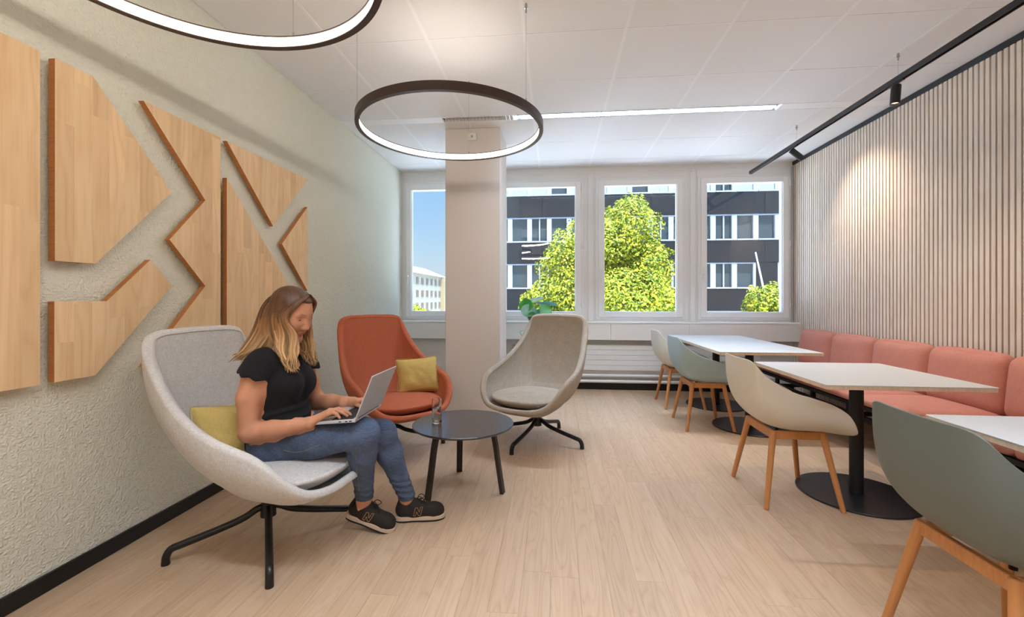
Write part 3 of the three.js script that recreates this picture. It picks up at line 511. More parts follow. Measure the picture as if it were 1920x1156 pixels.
// ---- potted plant behind the taupe chair
{
  const px = -0.235, pz = -5.12, t = thing('potted_plant', 'round-leaved green plant between the pillar and the taupe chair', 'plant', [px, 0, pz]);
  const pot = [[0, 0], [0.085, 0], [0.105, 0.01], [0.125, 0.36], [0.120, 0.365], [0.114, 0.36], [0.108, 0.31], [0, 0.31]].map(([a, b]) => new THREE.Vector2(a, b));
  part('pot', toCreasedNormals(new THREE.LatheGeometry(pot, 48), 0.6), std({ color: 0xdcd9d2, roughness: 0.6 }), t);
  part('soil', cyl(0.108, 0.108, 0.012, 32).translate(0, 0.306, 0), std({ color: 0x2c2018, roughness: 1 }), t);
  const leafM = [phys({ color: 0x2f8a22, roughness: 0.42, transmission: 0.25, side: THREE.DoubleSide }), phys({ color: 0x1d6b2b, roughness: 0.38, transmission: 0.2, side: THREE.DoubleSide }), phys({ color: 0x8fae8a, roughness: 0.5, transmission: 0.2, side: THREE.DoubleSide })], stemM = std({ color: 0x4c6b35, roughness: 0.6 });
  const leafG = (() => { const P = [], U = [], idx = [], n = 24; for (let j = 0; j <= 6; j++) for (let i = 0; i <= n; i++) { const a = i / n * Math.PI * 2, r = j / 6; P.push(Math.sin(a) * r, 0.10 * r * r + 0.03 * Math.sin(a * 3) * r * r, Math.cos(a) * r * (1 - 0.12 * Math.cos(a) * 0)); U.push(Math.sin(a) * r, Math.cos(a) * r); } for (let j = 0; j < 6; j++) for (let i = 0; i < n; i++) { const a = j * (n + 1) + i; idx.push(a, a + n + 1, a + 1, a + 1, a + n + 1, a + n + 2); } const g = new THREE.BufferGeometry(); g.setAttribute('position', new THREE.Float32BufferAttribute(P, 3)); g.setAttribute('uv', new THREE.Float32BufferAttribute(U, 2)); g.setIndex(idx); g.computeVertexNormals(); return g; })();
  // tip x, y, z, radius, tilt toward the room (x axis), roll, tone
  for (const [x, y, z, r, tilt, roll, m] of [[-0.09, 1.105, 0.05, 0.082, 1.15, 0.25, 0], [-0.055, 1.045, 0.10, 0.088, 0.95, -0.1, 1], [-0.015, 0.985, 0.14, 0.052, 1.25, 0.1, 1], [0.135, 1.055, 0.08, 0.075, 1.05, -0.25, 0], [0.02, 1.165, -0.02, 0.095, 0.28, 0.22, 2], [0.11, 1.12, -0.06, 0.09, 0.22, -0.12, 1], [0.19, 1.12, -0.10, 0.085, 0.25, -0.25, 1], [0.06, 1.02, -0.09, 0.075, 0.5, 0.1, 0], [0.16, 1.0, 0.02, 0.06, 0.9, -0.3, 0], [-0.155, 0.80, 0.10, 0.055, 0.12, 0.3, 2]]) {
    const s = part('stem', tube([[x * 0.1, 0.31, z * 0.1], [x * 0.35, 0.31 + (y - 0.31) * 0.6, z * 0.4], [x, y, z]], 0.0028, 16, 6), stemM, t);
    const l = part('leaf', leafG, leafM[m], s); l.position.set(x, y, z); l.scale.setScalar(r); l.rotation.set(tilt, 0, roll, 'XYZ');
  }
}
// ================================================================ THE SEATED WOMAN
/** naive surface nets: meshes the zero level of f inside a box */
function nets(f, lo, hi, cell, color) {
  const n = [0, 1, 2].map((k) => Math.ceil((hi[k] - lo[k]) / cell) + 1), [nx, ny, nz] = n, F = new Float32Array(nx * ny * nz), id = new Int32Array(nx * ny * nz).fill(-1), P = [], at = (i, j, k) => (k * ny + j) * nx + i;
  for (let k = 0; k < nz; k++) for (let j = 0; j < ny; j++) for (let i = 0; i < nx; i++) F[at(i, j, k)] = f(lo[0] + i * cell, lo[1] + j * cell, lo[2] + k * cell);
  const E = []; for (let a = 0; a < 8; a++) for (const b of [1, 2, 4]) if (!(a & b)) E.push([a, a | b]);
  for (let k = 0; k + 1 < nz; k++) for (let j = 0; j + 1 < ny; j++) for (let i = 0; i + 1 < nx; i++) {
    const v = []; let m = 0; for (let a = 0; a < 8; a++) { const q = F[at(i + (a & 1), j + ((a >> 1) & 1), k + (a >> 2))]; v.push(q); if (q < 0) m |= 1 << a; }
    if (m === 0 || m === 255) continue;
    let x = 0, y = 0, z = 0, c = 0;
    for (const [a, b] of E) if ((v[a] < 0) !== (v[b] < 0)) { const t = v[a] / (v[a] - v[b]); x += (a & 1) + t * ((b & 1) - (a & 1)); y += ((a >> 1) & 1) + t * (((b >> 1) & 1) - ((a >> 1) & 1)); z += (a >> 2) + t * ((b >> 2) - (a >> 2)); c++; }
    id[at(i, j, k)] = P.length / 3; P.push(lo[0] + (i + x / c) * cell, lo[1] + (j + y / c) * cell, lo[2] + (k + z / c) * cell);
  }
  const I = [], quad = (a, b, c, d, flip) => { if (a < 0 || b < 0 || c < 0 || d < 0) return; flip ? I.push(a, c, b, a, d, c) : I.push(a, b, c, a, c, d); };
  for (let k = 1; k + 1 < nz; k++) for (let j = 1; j + 1 < ny; j++) for (let i = 1; i + 1 < nx; i++) {
    const s = F[at(i, j, k)] < 0;
    if (s !== F[at(i + 1, j, k)] < 0) quad(id[at(i, j - 1, k - 1)], id[at(i, j, k - 1)], id[at(i, j, k)], id[at(i, j - 1, k)], !s);
    if (s !== F[at(i, j + 1, k)] < 0) quad(id[at(i - 1, j, k - 1)], id[at(i - 1, j, k)], id[at(i, j, k)], id[at(i, j, k - 1)], !s);
    if (s !== F[at(i, j, k + 1)] < 0) quad(id[at(i - 1, j - 1, k)], id[at(i, j - 1, k)], id[at(i, j, k)], id[at(i - 1, j, k)], !s);
  }
  const N = new Float32Array(P.length), U = new Float32Array(P.length / 3 * 2), e = cell * 0.5;
  for (let i = 0; i < P.length; i += 3) {
    const [x, y, z] = [P[i], P[i + 1], P[i + 2]], d = V(f(x + e, y, z) - f(x - e, y, z), f(x, y + e, z) - f(x, y - e, z), f(x, y, z + e) - f(x, y, z - e)).normalize();
    N[i] = d.x; N[i + 1] = d.y; N[i + 2] = d.z; U[i / 3 * 2] = x + z; U[i / 3 * 2 + 1] = y;
  }
  const g = new THREE.BufferGeometry(); g.setAttribute('position', new THREE.Float32BufferAttribute(P, 3)); g.setAttribute('normal', new THREE.BufferAttribute(N, 3)); g.setAttribute('uv', new THREE.BufferAttribute(U, 2)); g.setIndex(I);
  if (color) { const C = []; for (let i = 0; i < P.length; i += 3) C.push(...color(P[i], P[i + 1], P[i + 2])); g.setAttribute('color', new THREE.Float32BufferAttribute(C, 3)); }
  return g;
}
const smin = (a, b, k) => { const h = Math.max(k - Math.abs(a - b), 0) / k; return Math.min(a, b) - h * h * k * 0.25; };
const smax = (a, b, k) => -smin(-a, -b, k);
const cap = (a, b, ra, rb) => { const bx = b[0] - a[0], by = b[1] - a[1], bz = b[2] - a[2], L = bx * bx + by * by + bz * bz || 1e-9; return (x, y, z) => { const px = x - a[0], py = y - a[1], pz = z - a[2], h = Math.min(1, Math.max(0, (px * bx + py * by + pz * bz) / L)), dx = px - bx * h, dy = py - by * h, dz = pz - bz * h; return Math.sqrt(dx * dx + dy * dy + dz * dz) - (ra + (rb - ra) * h); }; };
const ell = (c, r) => (x, y, z) => { const a = (x - c[0]) / r[0], b = (y - c[1]) / r[1], d = (z - c[2]) / r[2], k = Math.sqrt(a * a + b * b + d * d); return (k - 1) * Math.min(r[0], r[1], r[2]); };
const blend = (list, k) => (x, y, z) => { let d = 9; for (const q of list) d = smin(d, q(x, y, z), k); return d; };
const J = {
  hipR: [-1.345, 0.505, -2.005], hipL: [-1.345, 0.505, -2.175], kneeR: [-0.905, 0.552, -2.035], kneeL: [-0.882, 0.498, -2.20], ankR: [-0.972, 0.165, -2.185], ankL: [-0.79, 0.135, -2.305],
  shR: [-1.372, 0.872, -1.925], shL: [-1.352, 0.872, -2.235], elR: [-1.382, 0.583, -1.878], elL: [-1.305, 0.625, -2.315], wrR: [-1.122, 0.622, -1.925], wrL: [-1.055, 0.648, -2.235],
};
const legs = blend([cap(J.hipR, [-1.15, 0.525, -2.015], 0.098, 0.088), cap([-1.15, 0.525, -2.015], J.kneeR, 0.088, 0.060), cap(J.hipL, [-1.15, 0.50, -2.185], 0.098, 0.086), cap([-1.15, 0.50, -2.185], J.kneeL, 0.086, 0.060),
  cap(J.kneeR, [-0.938, 0.43, -2.085], 0.058, 0.056), cap([-0.938, 0.43, -2.085], J.ankR, 0.056, 0.036), cap(J.kneeL, [-0.858, 0.385, -2.235], 0.058, 0.055), cap([-0.858, 0.385, -2.235], J.ankL, 0.055, 0.036)], 0.035);
const pelvis = blend([ell([-1.36, 0.505, -2.045], [0.12, 0.105, 0.115]), ell([-1.36, 0.505, -2.135], [0.12, 0.105, 0.115])], 0.05);
const torso = blend([cap([-1.372, 0.54, -2.03], [-1.378, 0.64, -2.04], 0.102, 0.088), cap([-1.372, 0.54, -2.14], [-1.375, 0.64, -2.13], 0.102, 0.088), cap([-1.378, 0.64, -2.04], [-1.375, 0.79, -2.015], 0.086, 0.095), cap([-1.375, 0.64, -2.13], [-1.365, 0.79, -2.135], 0.086, 0.095),
  cap([-1.38, 0.80, -2.00], [-1.378, 0.865, -1.965], 0.085, 0.06), cap([-1.37, 0.80, -2.15], [-1.36, 0.865, -2.19], 0.085, 0.06), ell([-1.305, 0.60, -2.085], [0.062, 0.075, 0.09])], 0.06);
const bust = blend([ell([-1.288, 0.775, -2.022], [0.064, 0.066, 0.064]), ell([-1.280, 0.775, -2.128], [0.064, 0.066, 0.064])], 0.02);
const trunk = (x, y, z) => smin(smin(torso(x, y, z), bust(x, y, z), 0.045), pelvis(x, y, z), 0.05);
const arms = blend([cap(J.shR, [-1.392, 0.74, -1.893], 0.057, 0.049), cap([-1.392, 0.74, -1.893], J.elR, 0.049, 0.038), cap(J.elR, [-1.28, 0.598, -1.895], 0.039, 0.039), cap([-1.28, 0.598, -1.895], J.wrR, 0.039, 0.024),
  cap(J.shL, [-1.335, 0.75, -2.28], 0.058, 0.052), cap([-1.335, 0.75, -2.28], J.elL, 0.052, 0.042), cap(J.elL, [-1.20, 0.632, -2.285], 0.042, 0.040), cap([-1.20, 0.632, -2.285], J.wrL, 0.040, 0.026)], 0.022);
const neck = cap([-1.372, 0.88, -2.078], [-1.325, 1.045, -2.08], 0.056, 0.050);
// feet and heels inside the shoes
const feet = blend([cap(J.ankR, [-1.0, 0.11, -2.195], 0.034, 0.034), cap([-1.0, 0.11, -2.195], [-0.87, 0.055, -2.195], 0.03, 0.024), cap(J.ankL, [-0.80, 0.06, -2.312], 0.034, 0.032), cap([-0.80, 0.06, -2.312], [-0.67, 0.045, -2.345], 0.03, 0.024)], 0.02);
// ---- head, in its own tilted frame: f forward, u up, s to her right (towards the camera)
const HC = [-1.302, 1.118, -2.08], TILT = 0.36, TURN = 0.16, ct = Math.cos(TILT), st = Math.sin(TILT), cu = Math.cos(TURN), su = Math.sin(TURN);
const fwd = [ct * cu, -st, ct * su], upv = [st * cu, ct, st * su], sdv = [-su, 0, cu];
const toHead = (x, y, z) => { const a = x - HC[0], b = y - HC[1], c = z - HC[2]; return [a * fwd[0] + b * fwd[1] + c * fwd[2], a * upv[0] + b * upv[1] + c * upv[2], a * sdv[0] + b * sdv[1] + c * sdv[2]]; };
const fromHead = (f, u, s) => [0, 1, 2].map((k) => HC[k] + f * fwd[k] + u * upv[k] + s * sdv[k]);
const skull = ell([-0.012, 0.040, 0], [0.098, 0.084, 0.076]), faceE = ell([0.026, -0.032, 0], [0.066, 0.092, 0.062]), jaw = blend([cap([0.01, -0.075, 0.042], [0.066, -0.108, 0.012], 0.02, 0.016), cap([0.01, -0.075, -0.042], [0.066, -0.108, -0.012], 0.02, 0.016), cap([0.072, -0.112, -0.008], [0.072, -0.112, 0.008], 0.017, 0.017)], 0.02);
const nose = blend([cap([0.088, 0.012, 0], [0.110, -0.034, 0], 0.007, 0.0105), cap([0.098, -0.040, 0.010], [0.098, -0.040, -0.010], 0.008, 0.008)], 0.012), brow = blend([cap([0.082, 0.022, 0.012], [0.068, 0.022, 0.045], 0.010, 0.009), cap([0.082, 0.022, -0.012], [0.068, 0.022, -0.045], 0.010, 0.009)], 0.01);
const lips = blend([cap([0.0885, -0.0690, -0.013], [0.0885, -0.0690, 0.013], 0.0048, 0.0048), cap([0.0865, -0.0775, -0.010], [0.0865, -0.0775, 0.010], 0.0056, 0.0056)], 0.004), cheeks = blend([ell([0.058, -0.035, 0.036], [0.03, 0.03, 0.026]), ell([0.058, -0.035, -0.036], [0.03, 0.03, 0.026])], 0.01);
const eyes = (f, u, s) => Math.hypot(f - 0.0705, u - 0.003, Math.abs(s) - 0.031) - 0.0125, ear = (f, u, s) => ell([-0.012, -0.012, 0.072], [0.018, 0.03, 0.010])(f, u, Math.abs(s));
const headL = (f, u, s) => {
  let d = smin(skull(f, u, s), faceE(f, u, s), 0.05); d = smin(d, jaw(f, u, s), 0.03); d = smin(d, cheeks(f, u, s), 0.025); d = smin(d, brow(f, u, s), 0.016);
  d = smax(d, -(Math.hypot(f - 0.098, u - 0.003, Math.abs(s) - 0.033) - 0.016), 0.014); d = smin(d, nose(f, u, s), 0.012); d = smin(d, lips(f, u, s), 0.006);
  d = smin(d, eyes(f, u, s), 0.002); return smin(d, ear(f, u, s), 0.008);
};
const head = (x, y, z) => headL(...toHead(x, y, z));
// ---- hands: palm, four fingers and a thumb each
function hand(w, k, lat, tips, thumb) {
  const K = [-0.030, -0.0105, 0.0095, 0.028].map((o, i) => [k[0] + lat[0] * o, k[1] + lat[1] * o - [0.002, 0, 0.001, 0.004][i], k[2] + lat[2] * o]);
  const palm = blend(K.map((p) => cap([lerp(w[0], p[0], 0.12), lerp(w[1], p[1], 0.12), lerp(w[2], p[2], 0.35)], p, 0.0145, 0.0105)), 0.016);
  const fingers = K.map((p, i) => { const t = tips[i], m1 = [lerp(p[0], t[0], 0.42), lerp(p[1], t[1], 0.3) + 0.012, lerp(p[2], t[2], 0.42)], m2 = [lerp(p[0], t[0], 0.75), lerp(p[1], t[1], 0.65) + 0.010, lerp(p[2], t[2], 0.75)]; return blend([cap(p, m1, 0.0092, 0.0085), cap(m1, m2, 0.0085, 0.0078), cap(m2, t, 0.0078, 0.0066)], 0.004); });
  const th = blend([cap(thumb[0], thumb[1], 0.012, 0.0098), cap(thumb[1], thumb[2], 0.0098, 0.0078)], 0.006), wrist = cap([w[0] - 0.06, w[1] - 0.004, w[2]], w, 0.029, 0.024);
  return (x, y, z) => { let d = smin(palm(x, y, z), wrist(x, y, z), 0.022); let q = 9; for (const g of fingers) q = Math.min(q, g(x, y, z)); d = smin(d, q, 0.008); return smin(d, th(x, y, z), 0.010); };
}
const kR = [-1.045, 0.668, -1.962], kL = [-0.985, 0.672, -2.185];
const handR = hand(J.wrR, kR, [0.30, 0, 0.954], [[-0.972, 0.645, -2.022], [-0.958, 0.646, -2.000], [-0.962, 0.646, -1.975], [-0.985, 0.645, -1.948]], [[-1.095, 0.640, -1.945], [-1.050, 0.648, -1.995], [-1.015, 0.645, -2.020]]);
const handL = hand(J.wrL, kL, [0.25, 0, -0.968], [[-0.922, 0.648, -2.135], [-0.905, 0.649, -2.158], [-0.905, 0.649, -2.182], [-0.925, 0.647, -2.208]], [[-1.035, 0.655, -2.205], [-0.995, 0.652, -2.155], [-0.965, 0.648, -2.135]]);
const skinBase = [0.64, 0.305, 0.178];
const skinAt = (x, y, z) => { const k = 0.94 + 0.12 * vnoise(x * 40 + 80, y * 40 + z * 31 + 40, 4096, 4096, 3); return skinBase.map((c) => c * k); };
const faceAt = (x, y, z) => {
  const [f, u, s] = toHead(x, y, z), base = skinAt(x, y, z), mix = (a, b, t) => a.map((q, i) => lerp(q, b[i], t));
  if (eyes(f, u, s) < 0.0016) { const c = Math.hypot(u + 0.004, Math.abs(s) - 0.032); return c < 0.0055 ? [0.05, 0.035, 0.025] : u > 0.004 ? mix(base, [0.3, 0.13, 0.08], 0.3) : [0.62, 0.58, 0.55]; }
  let c = mix(base, [0.45, 0.12, 0.10], lips(f, u, s) < 0.0015 ? 0.5 : 0);
  { const bs = (Math.abs(s) - 0.014) / 0.030, arch = 0.026 + 0.004 * Math.sin(Math.PI * Math.min(1, Math.max(0, bs * 0.8))); if (bs > 0 && bs < 1 && f > 0.05) c = mix(c, [0.16, 0.08, 0.045], 0.55 * smooth(0.0042, 0.0018, Math.abs(u - arch))); }
  return mix(c, [0.62, 0.20, 0.13], 0.35 * Math.max(0, 1 - Math.hypot(f - 0.075, u + 0.035, Math.abs(s) - 0.04) / 0.03));
};
const person = thing('person', 'seated woman with long hair in black top and jeans using a laptop', 'person', [-1.1, 0, -2.1]);
const HERE = (g) => g.translate(1.1, 0, 2.1);
{
  const bodyF = (x, y, z) => { let d = smin(trunk(x, y, z), arms(x, y, z), 0.045); d = smin(d, legs(x, y, z), 0.04); d = smin(d, neck(x, y, z), 0.05); return smin(d, feet(x, y, z), 0.02); };
  const body = nets(bodyF, [-1.56, 0.01, -2.42], [-0.60, 1.09, -1.80], 0.0095, skinAt);
  const hd = nets((x, y, z) => smin(head(x, y, z), neck(x, y, z), 0.03), [-1.44, 0.955, -2.20], [-1.14, 1.27, -1.96], 0.0031, faceAt);
  const hr = nets(handR, [-1.20, 0.585, -2.06], [-0.93, 0.71, -1.89], 0.0030, skinAt), hl = nets(handL, [-1.13, 0.60, -2.29], [-0.88, 0.72, -2.10], 0.0030, skinAt);
  const all = mergeGeometries([body, hd, hr, hl]);
  part('body', HERE(all), phys({ vertexColors: true, roughness: 0.55, specularIntensity: 0.4 }), person);
  // black top with ruffled cap sleeves and scooped neckline
  const slvR = cap([-1.372, 0.885, -1.945], [-1.388, 0.815, -1.900], 0.070, 0.074), slvL = cap([-1.352, 0.885, -2.215], [-1.340, 0.815, -2.262], 0.066, 0.076);
  const slCut = (x, y, z, s) => { const a = s > 0 ? [-1.372, 0.83, -1.905] : [-1.345, 0.83, -2.255]; return (a[1] + 0.012 - y) * 0.94 + 0.005 * Math.sin(x * 130 + z * 60) - (x - a[0]) * 0.34; };
  const topF = (x, y, z) => {
    const fold = 0.0028 * Math.sin(y * 150 + Math.sin(x * 26) * 1.6 + z * 12) * smooth(0.72, 0.64, y) * smooth(0.52, 0.58, y) + 0.0012 * Math.sin(y * 61 + x * 40 + z * 25);
    let d = trunk(x, y, z) - 0.0085 + fold;
    d = smin(d, Math.max(slvR(x, y, z), slCut(x, y, z, 1)), 0.018); d = smin(d, Math.max(slvL(x, y, z), slCut(x, y, z, -1)), 0.018);
    d = smin(d, cap([-1.385, 0.90, -2.0], [-1.38, 0.90, -2.15], 0.058, 0.058)(x, y, z), 0.04);
    d = Math.max(d, -(ell([-1.30, 0.965, -2.075], [0.105, 0.125, 0.088])(x, y, z)));
    d = Math.max(d, -(Math.hypot(x + 1.215, y - 0.905, (z + 2.075) * 0.8) - 0.062));
    return Math.max(d, 0.445 + 0.05 * smooth(-1.32, -1.22, x) - y);
  };
  const top = part('top', HERE(nets(topF, [-1.56, 0.42, -2.40], [-1.15, 1.0, -1.80], 0.0065)), fabric([20, 20, 23], 0.25, 231), person);
  // skinny jeans with turned-up hems
  const cuff = (j, k) => cap([j[0], j[1] + 0.004, j[2]], [lerp(j[0], k[0], 0.12), lerp(j[1], k[1], 0.12), lerp(j[2], k[2], 0.12)], 0.0435, 0.0435);
  const cR = cuff(J.ankR, J.kneeR), cL = cuff(J.ankL, J.kneeL);
  const jeanF = (x, y, z) => {
    let d = smin(legs(x, y, z), pelvis(x, y, z), 0.05) - 0.0065 + 0.0016 * Math.sin((x + y * 0.7) * 95 + z * 30) * (0.5 + 0.5 * Math.sin(y * 23 + x * 17)) + 0.0030 * Math.sin(y * 190 + x * 30) * smooth(0.30, 0.20, y);
    d = smin(d, Math.min(cR(x, y, z), cL(x, y, z)), 0.006);
    const low = z > -2.245 && x < -0.83 ? 0.168 : 0.118; return Math.max(d, low - y, x < -1.24 ? y - 0.60 : -1);
  };
  const denim = (() => { const map = dataTex(512, 512, (u, v) => { const k = 0.8 + 0.4 * fbm(u, v, 90, 200, 2, 51) + 0.5 * (fbm(u, v, 6, 4, 3, 57) - 0.5); return [80 * k, 95 * k, 121 * k]; }, true, 0.4); return std({ map, roughness: 0.9, bumpMap: weaveBump, bumpScale: 0.0005 }); })();
  const jeans = part('jeans', HERE(nets(jeanF, [-1.52, 0.09, -2.40], [-0.72, 0.63, -1.85], 0.0075)), denim, person);
  const stitch = std({ color: 0x8a7a5c, roughness: 0.8 });
  const onF = (pts, f, dir, off) => pts.map((p) => { const q = [...p]; for (let i = 0; i < 30; i++) { const d = f(...q); for (let k = 0; k < 3; k++) q[k] -= dir[k] * (d - off) * 0.8; } return q; });
  const line = (pts, f, off, r) => HERE(tube(onF(pts, f, [0, 0, 1].map((v) => -v), -off), r, pts.length * 6, 5));
  const march = (pts, off) => pts.map(([x, y, z0]) => { let z = z0; for (let i = 0; i < 60; i++) { const d = jeanF(x, y, z); if (d < off) break; z -= Math.max(0.0008, (d - off) * 0.7); } return [x, y, z]; });
  part('stitching', HERE(tube(march([[-0.92, 0.50, -1.9], [-0.935, 0.44, -1.9], [-0.945, 0.37, -1.95], [-0.955, 0.30, -2.0], [-0.965, 0.235, -2.05]], 0.0008), 0.0011, 40, 5)), stitch, jeans);
  part('stitching', HERE(tube(march([[-1.24, 0.50, -1.85], [-1.20, 0.49, -1.85], [-1.15, 0.495, -1.85], [-1.10, 0.512, -1.85], [-1.07, 0.525, -1.85]], 0.0008), 0.0011, 40, 5)), stitch, jeans);
  // ---- hair: an under-layer round the skull and many locks combed from the parting
  const hairTone = (y, k) => { const t = smooth(1.20, 0.90, y), a = [0.115, 0.048, 0.022], b = [0.34, 0.165, 0.062], c = [0.60, 0.38, 0.18], m = t < 0.5 ? a.map((v, i) => lerp(v, b[i], t * 2)) : b.map((v, i) => lerp(v, c[i], t * 2 - 1)); return m.map((v) => v * (0.45 + 0.95 * k)); };
  const under = (x, y, z) => {
    const [f, u, s] = toHead(x, y, z); let d = smin(ell([-0.014, 0.040, 0], [0.110, 0.096, 0.089])(f, u, s), ell([-0.045, -0.05, 0], [0.075, 0.10, 0.088])(f, u, s), 0.04);
    d = smin(d, cap([-1.385, 1.02, -2.08], [-1.43, 0.93, -2.06], 0.072, 0.055)(x, y, z), 0.05);
    return smax(d, -Math.max(0.048 - f + 0.5 * Math.max(0, u - 0.045), u - 0.082), 0.012);
  };
  const hairU = nets(under, [-1.54, 0.85, -2.24], [-1.14, 1.29, -1.93], 0.005, (x, y, z) => hairTone(y, vnoise(Math.atan2(z + 2.08, x + 1.32) * 24 + 90, y * 9, 4096, 4096, 9) * 0.8));
  hairU.deleteAttribute('uv');
  const locks = [hairU.toNonIndexed()];
  const lock = (side, s, j, tone) => {   // s: 0 at the face, 1 at the nape
    const front = s < 0.52, w = rnd(0, 6.28), rt = fromHead(lerp(0.062, -0.075, s), lerp(0.118, 0.112, s) - 0.03 * Math.max(0, s - 0.7) + rnd(-0.003, 0.003), -0.012 + side * 0.006);
    const a = fromHead(lerp(0.066, -0.090, s) + rnd(-0.008, 0.008), lerp(0.085, 0.06, s), side * (0.060 + rnd(0, 0.008)) * lerp(0.9, 0.8, s)), b = fromHead(lerp(0.050, -0.112, s) + rnd(-0.006, 0.006), 0.0, side * lerp(0.082, 0.062, s * s) + rnd(-0.004, 0.006) * side);
    const zs = -2.08 + side * lerp(front ? 0.082 : 0.075, 0.055, s), jx = rnd(-0.014, 0.014), jz = rnd(-0.016, 0.016), jy = rnd(-0.022, 0.02);
    const far = side < 0 ? -0.022 : 0;
    const c = front ? [lerp(-1.228, -1.345, s / 0.52) + far + jx * 0.6, 1.02, zs + 0.006 * side + jz * 0.4] : [lerp(-1.37, -1.452, (s - 0.52) / 0.48) + jx, 1.03, zs + jz * 0.5];
    const d = front ? [lerp(-1.222, -1.315, s / 0.52) + far + jx + 0.010 * Math.sin(w), 0.945, zs + side * 0.018 + jz] : [lerp(-1.405, -1.490, (s - 0.52) / 0.48) + jx, 0.960, zs + side * 0.012 + jz];
    const e = front ? [lerp(-1.225, -1.285, s / 0.52) + far + jx - 0.012 * Math.sin(w), 0.892 + jy * 0.5, zs + side * 0.024 + jz] : [lerp(-1.440, -1.515, (s - 0.52) / 0.48) + jx, 0.928 + jy * 0.4, zs + side * 0.018 + jz * 1.3];
    const g0 = front ? [lerp(-1.212, -1.262, s / 0.52) + far * 0.7 + jx + 0.012 * Math.sin(w + 1), 0.862 + jy, zs + side * 0.018 + jz * 1.2] : [lerp(-1.465, -1.555, (s - 0.52) / 0.48) + jx, 0.905 + jy, zs + side * 0.02 + jz * 2];
    const cv = new THREE.CatmullRomCurve3([rt, a, b, c, d, e, g0].map((p) => V(...p)), false, 'centripetal'), n = 30, R = rnd(0.0040, 0.0072), g = new THREE.TubeGeometry(cv, n, 1, 6, false), p = g.attributes.position, C = [];
    for (let i = 0; i < p.count; i++) { const ring = Math.floor(i / 7), t = ring / n, q = cv.getPointAt(t), r = R * (0.75 + 0.5 * Math.sin(Math.PI * Math.min(1, t * 1.1))) * (t > 0.8 ? lerp(1, 0.18, (t - 0.8) / 0.2) : 1); p.setXYZ(i, q.x + (p.getX(i) - q.x) * r, q.y + (p.getY(i) - q.y) * r, q.z + (p.getZ(i) - q.z) * r); C.push(...hairTone(p.getY(i), tone)); }
    g.setAttribute('color', new THREE.Float32BufferAttribute(C, 3)); g.deleteAttribute('uv'); locks.push(g.toNonIndexed());
  };
  for (const side of [1, -1]) for (let i = 0; i < 170; i++) lock(side, i / 169, i, rnd(0, 1));
  part('hair', HERE(mergeGeometries(locks)), phys({ vertexColors: true, roughness: 0.42, side: THREE.DoubleSide }), person);
  // ---- trainers
  const suede = std({ color: 0x221913, roughness: 0.85 }), mid = std({ color: 0xcdb49a, roughness: 0.7 }), tread = std({ color: 0x14110f, roughness: 0.8 }), trim = std({ color: 0xb98d62, roughness: 0.6 }), lace = std({ color: 0x110f0e, roughness: 0.9 });
  const up0 = blend([cap([0.040, 0.060, 0], [0.046, 0.092, 0], 0.037, 0.034), cap([0.045, 0.055, 0], [0.10, 0.050, 0], 0.038, 0.038), cap([0.060, 0.088, 0], [0.098, 0.080, 0], 0.034, 0.031), cap([0.10, 0.065, 0], [0.155, 0.050, 0], 0.038, 0.034), cap([0.10, 0.046, 0], [0.205, 0.042, 0.002], 0.039, 0.040), cap([0.205, 0.042, 0.002], [0.222, 0.041, 0.002], 0.040, 0.038)], 0.022);
  const upF = (x, y, z) => { let d = up0(x, y, z); d = Math.max(d, 0.024 - y); return smax(d, -(cap([0.052, 0.10, 0], [0.066, 0.16, 0], 0.0285, 0.033)(x, y, z)), 0.006); };
  const upper = nets(upF, [-0.005, 0.015, -0.052], [0.275, 0.135, 0.052], 0.0042);
  const outline = (s) => { const S = new THREE.Shape(), pts = [[0.0, 0], [0.010, 0.027], [0.045, 0.037], [0.10, 0.036], [0.16, 0.042], [0.215, 0.043], [0.252, 0.028], [0.264, 0.002], [0.252, -0.026], [0.215, -0.042], [0.16, -0.040], [0.10, -0.034], [0.045, -0.037], [0.010, -0.027]].map(([x, y]) => new THREE.Vector2(0.13 + (x - 0.13) * s, y * s)); S.moveTo(pts[0].x, pts[0].y); S.splineThru([...pts.slice(1), pts[0]]); return S; };
  const layer = (s, y0, y1, b) => new THREE.ExtrudeGeometry(outline(s), { depth: y1 - y0 - 2 * b, bevelEnabled: true, bevelSize: b, bevelThickness: b, bevelSegments: 3, curveSegments: 40, bevelOffset: -b }).rotateX(Math.PI / 2).translate(0, y1 - b, 0);
  const midG = layer(1.02, 0.007, 0.030, 0.004), outG = layer(1.0, 0.0, 0.0085, 0.001);
  const zAt = (x, y) => { let z = 0.06; for (let i = 0; i < 60; i++) { const d = upF(x, y, z); if (d < 0.0006) break; z -= Math.max(0.0004, d * 0.8); } return z; };
  const mark = (pts) => new THREE.TubeGeometry(new THREE.CatmullRomCurve3(pts.map(([x, y]) => V(x, y, zAt(x, y) + 0.0006)), true, 'catmullrom', 0.02), 90, 0.0012, 5, true);
  const dense = (poly) => poly.flatMap((p, i) => { const q = poly[(i + 1) % poly.length]; return [0, 0.33, 0.66].map((t) => [lerp(p[0], q[0], t), lerp(p[1], q[1], t)]); });
  const N = [[0, 0], [0.010, 0.040], [0.021, 0.040], [0.030, 0.017], [0.036, 0.040], [0.047, 0.040], [0.037, 0], [0.026, 0], [0.017, 0.022], [0.011, 0]].map(([x, y]) => [0.098 + x, 0.038 + y]);
  const markG = mark(dense(N));
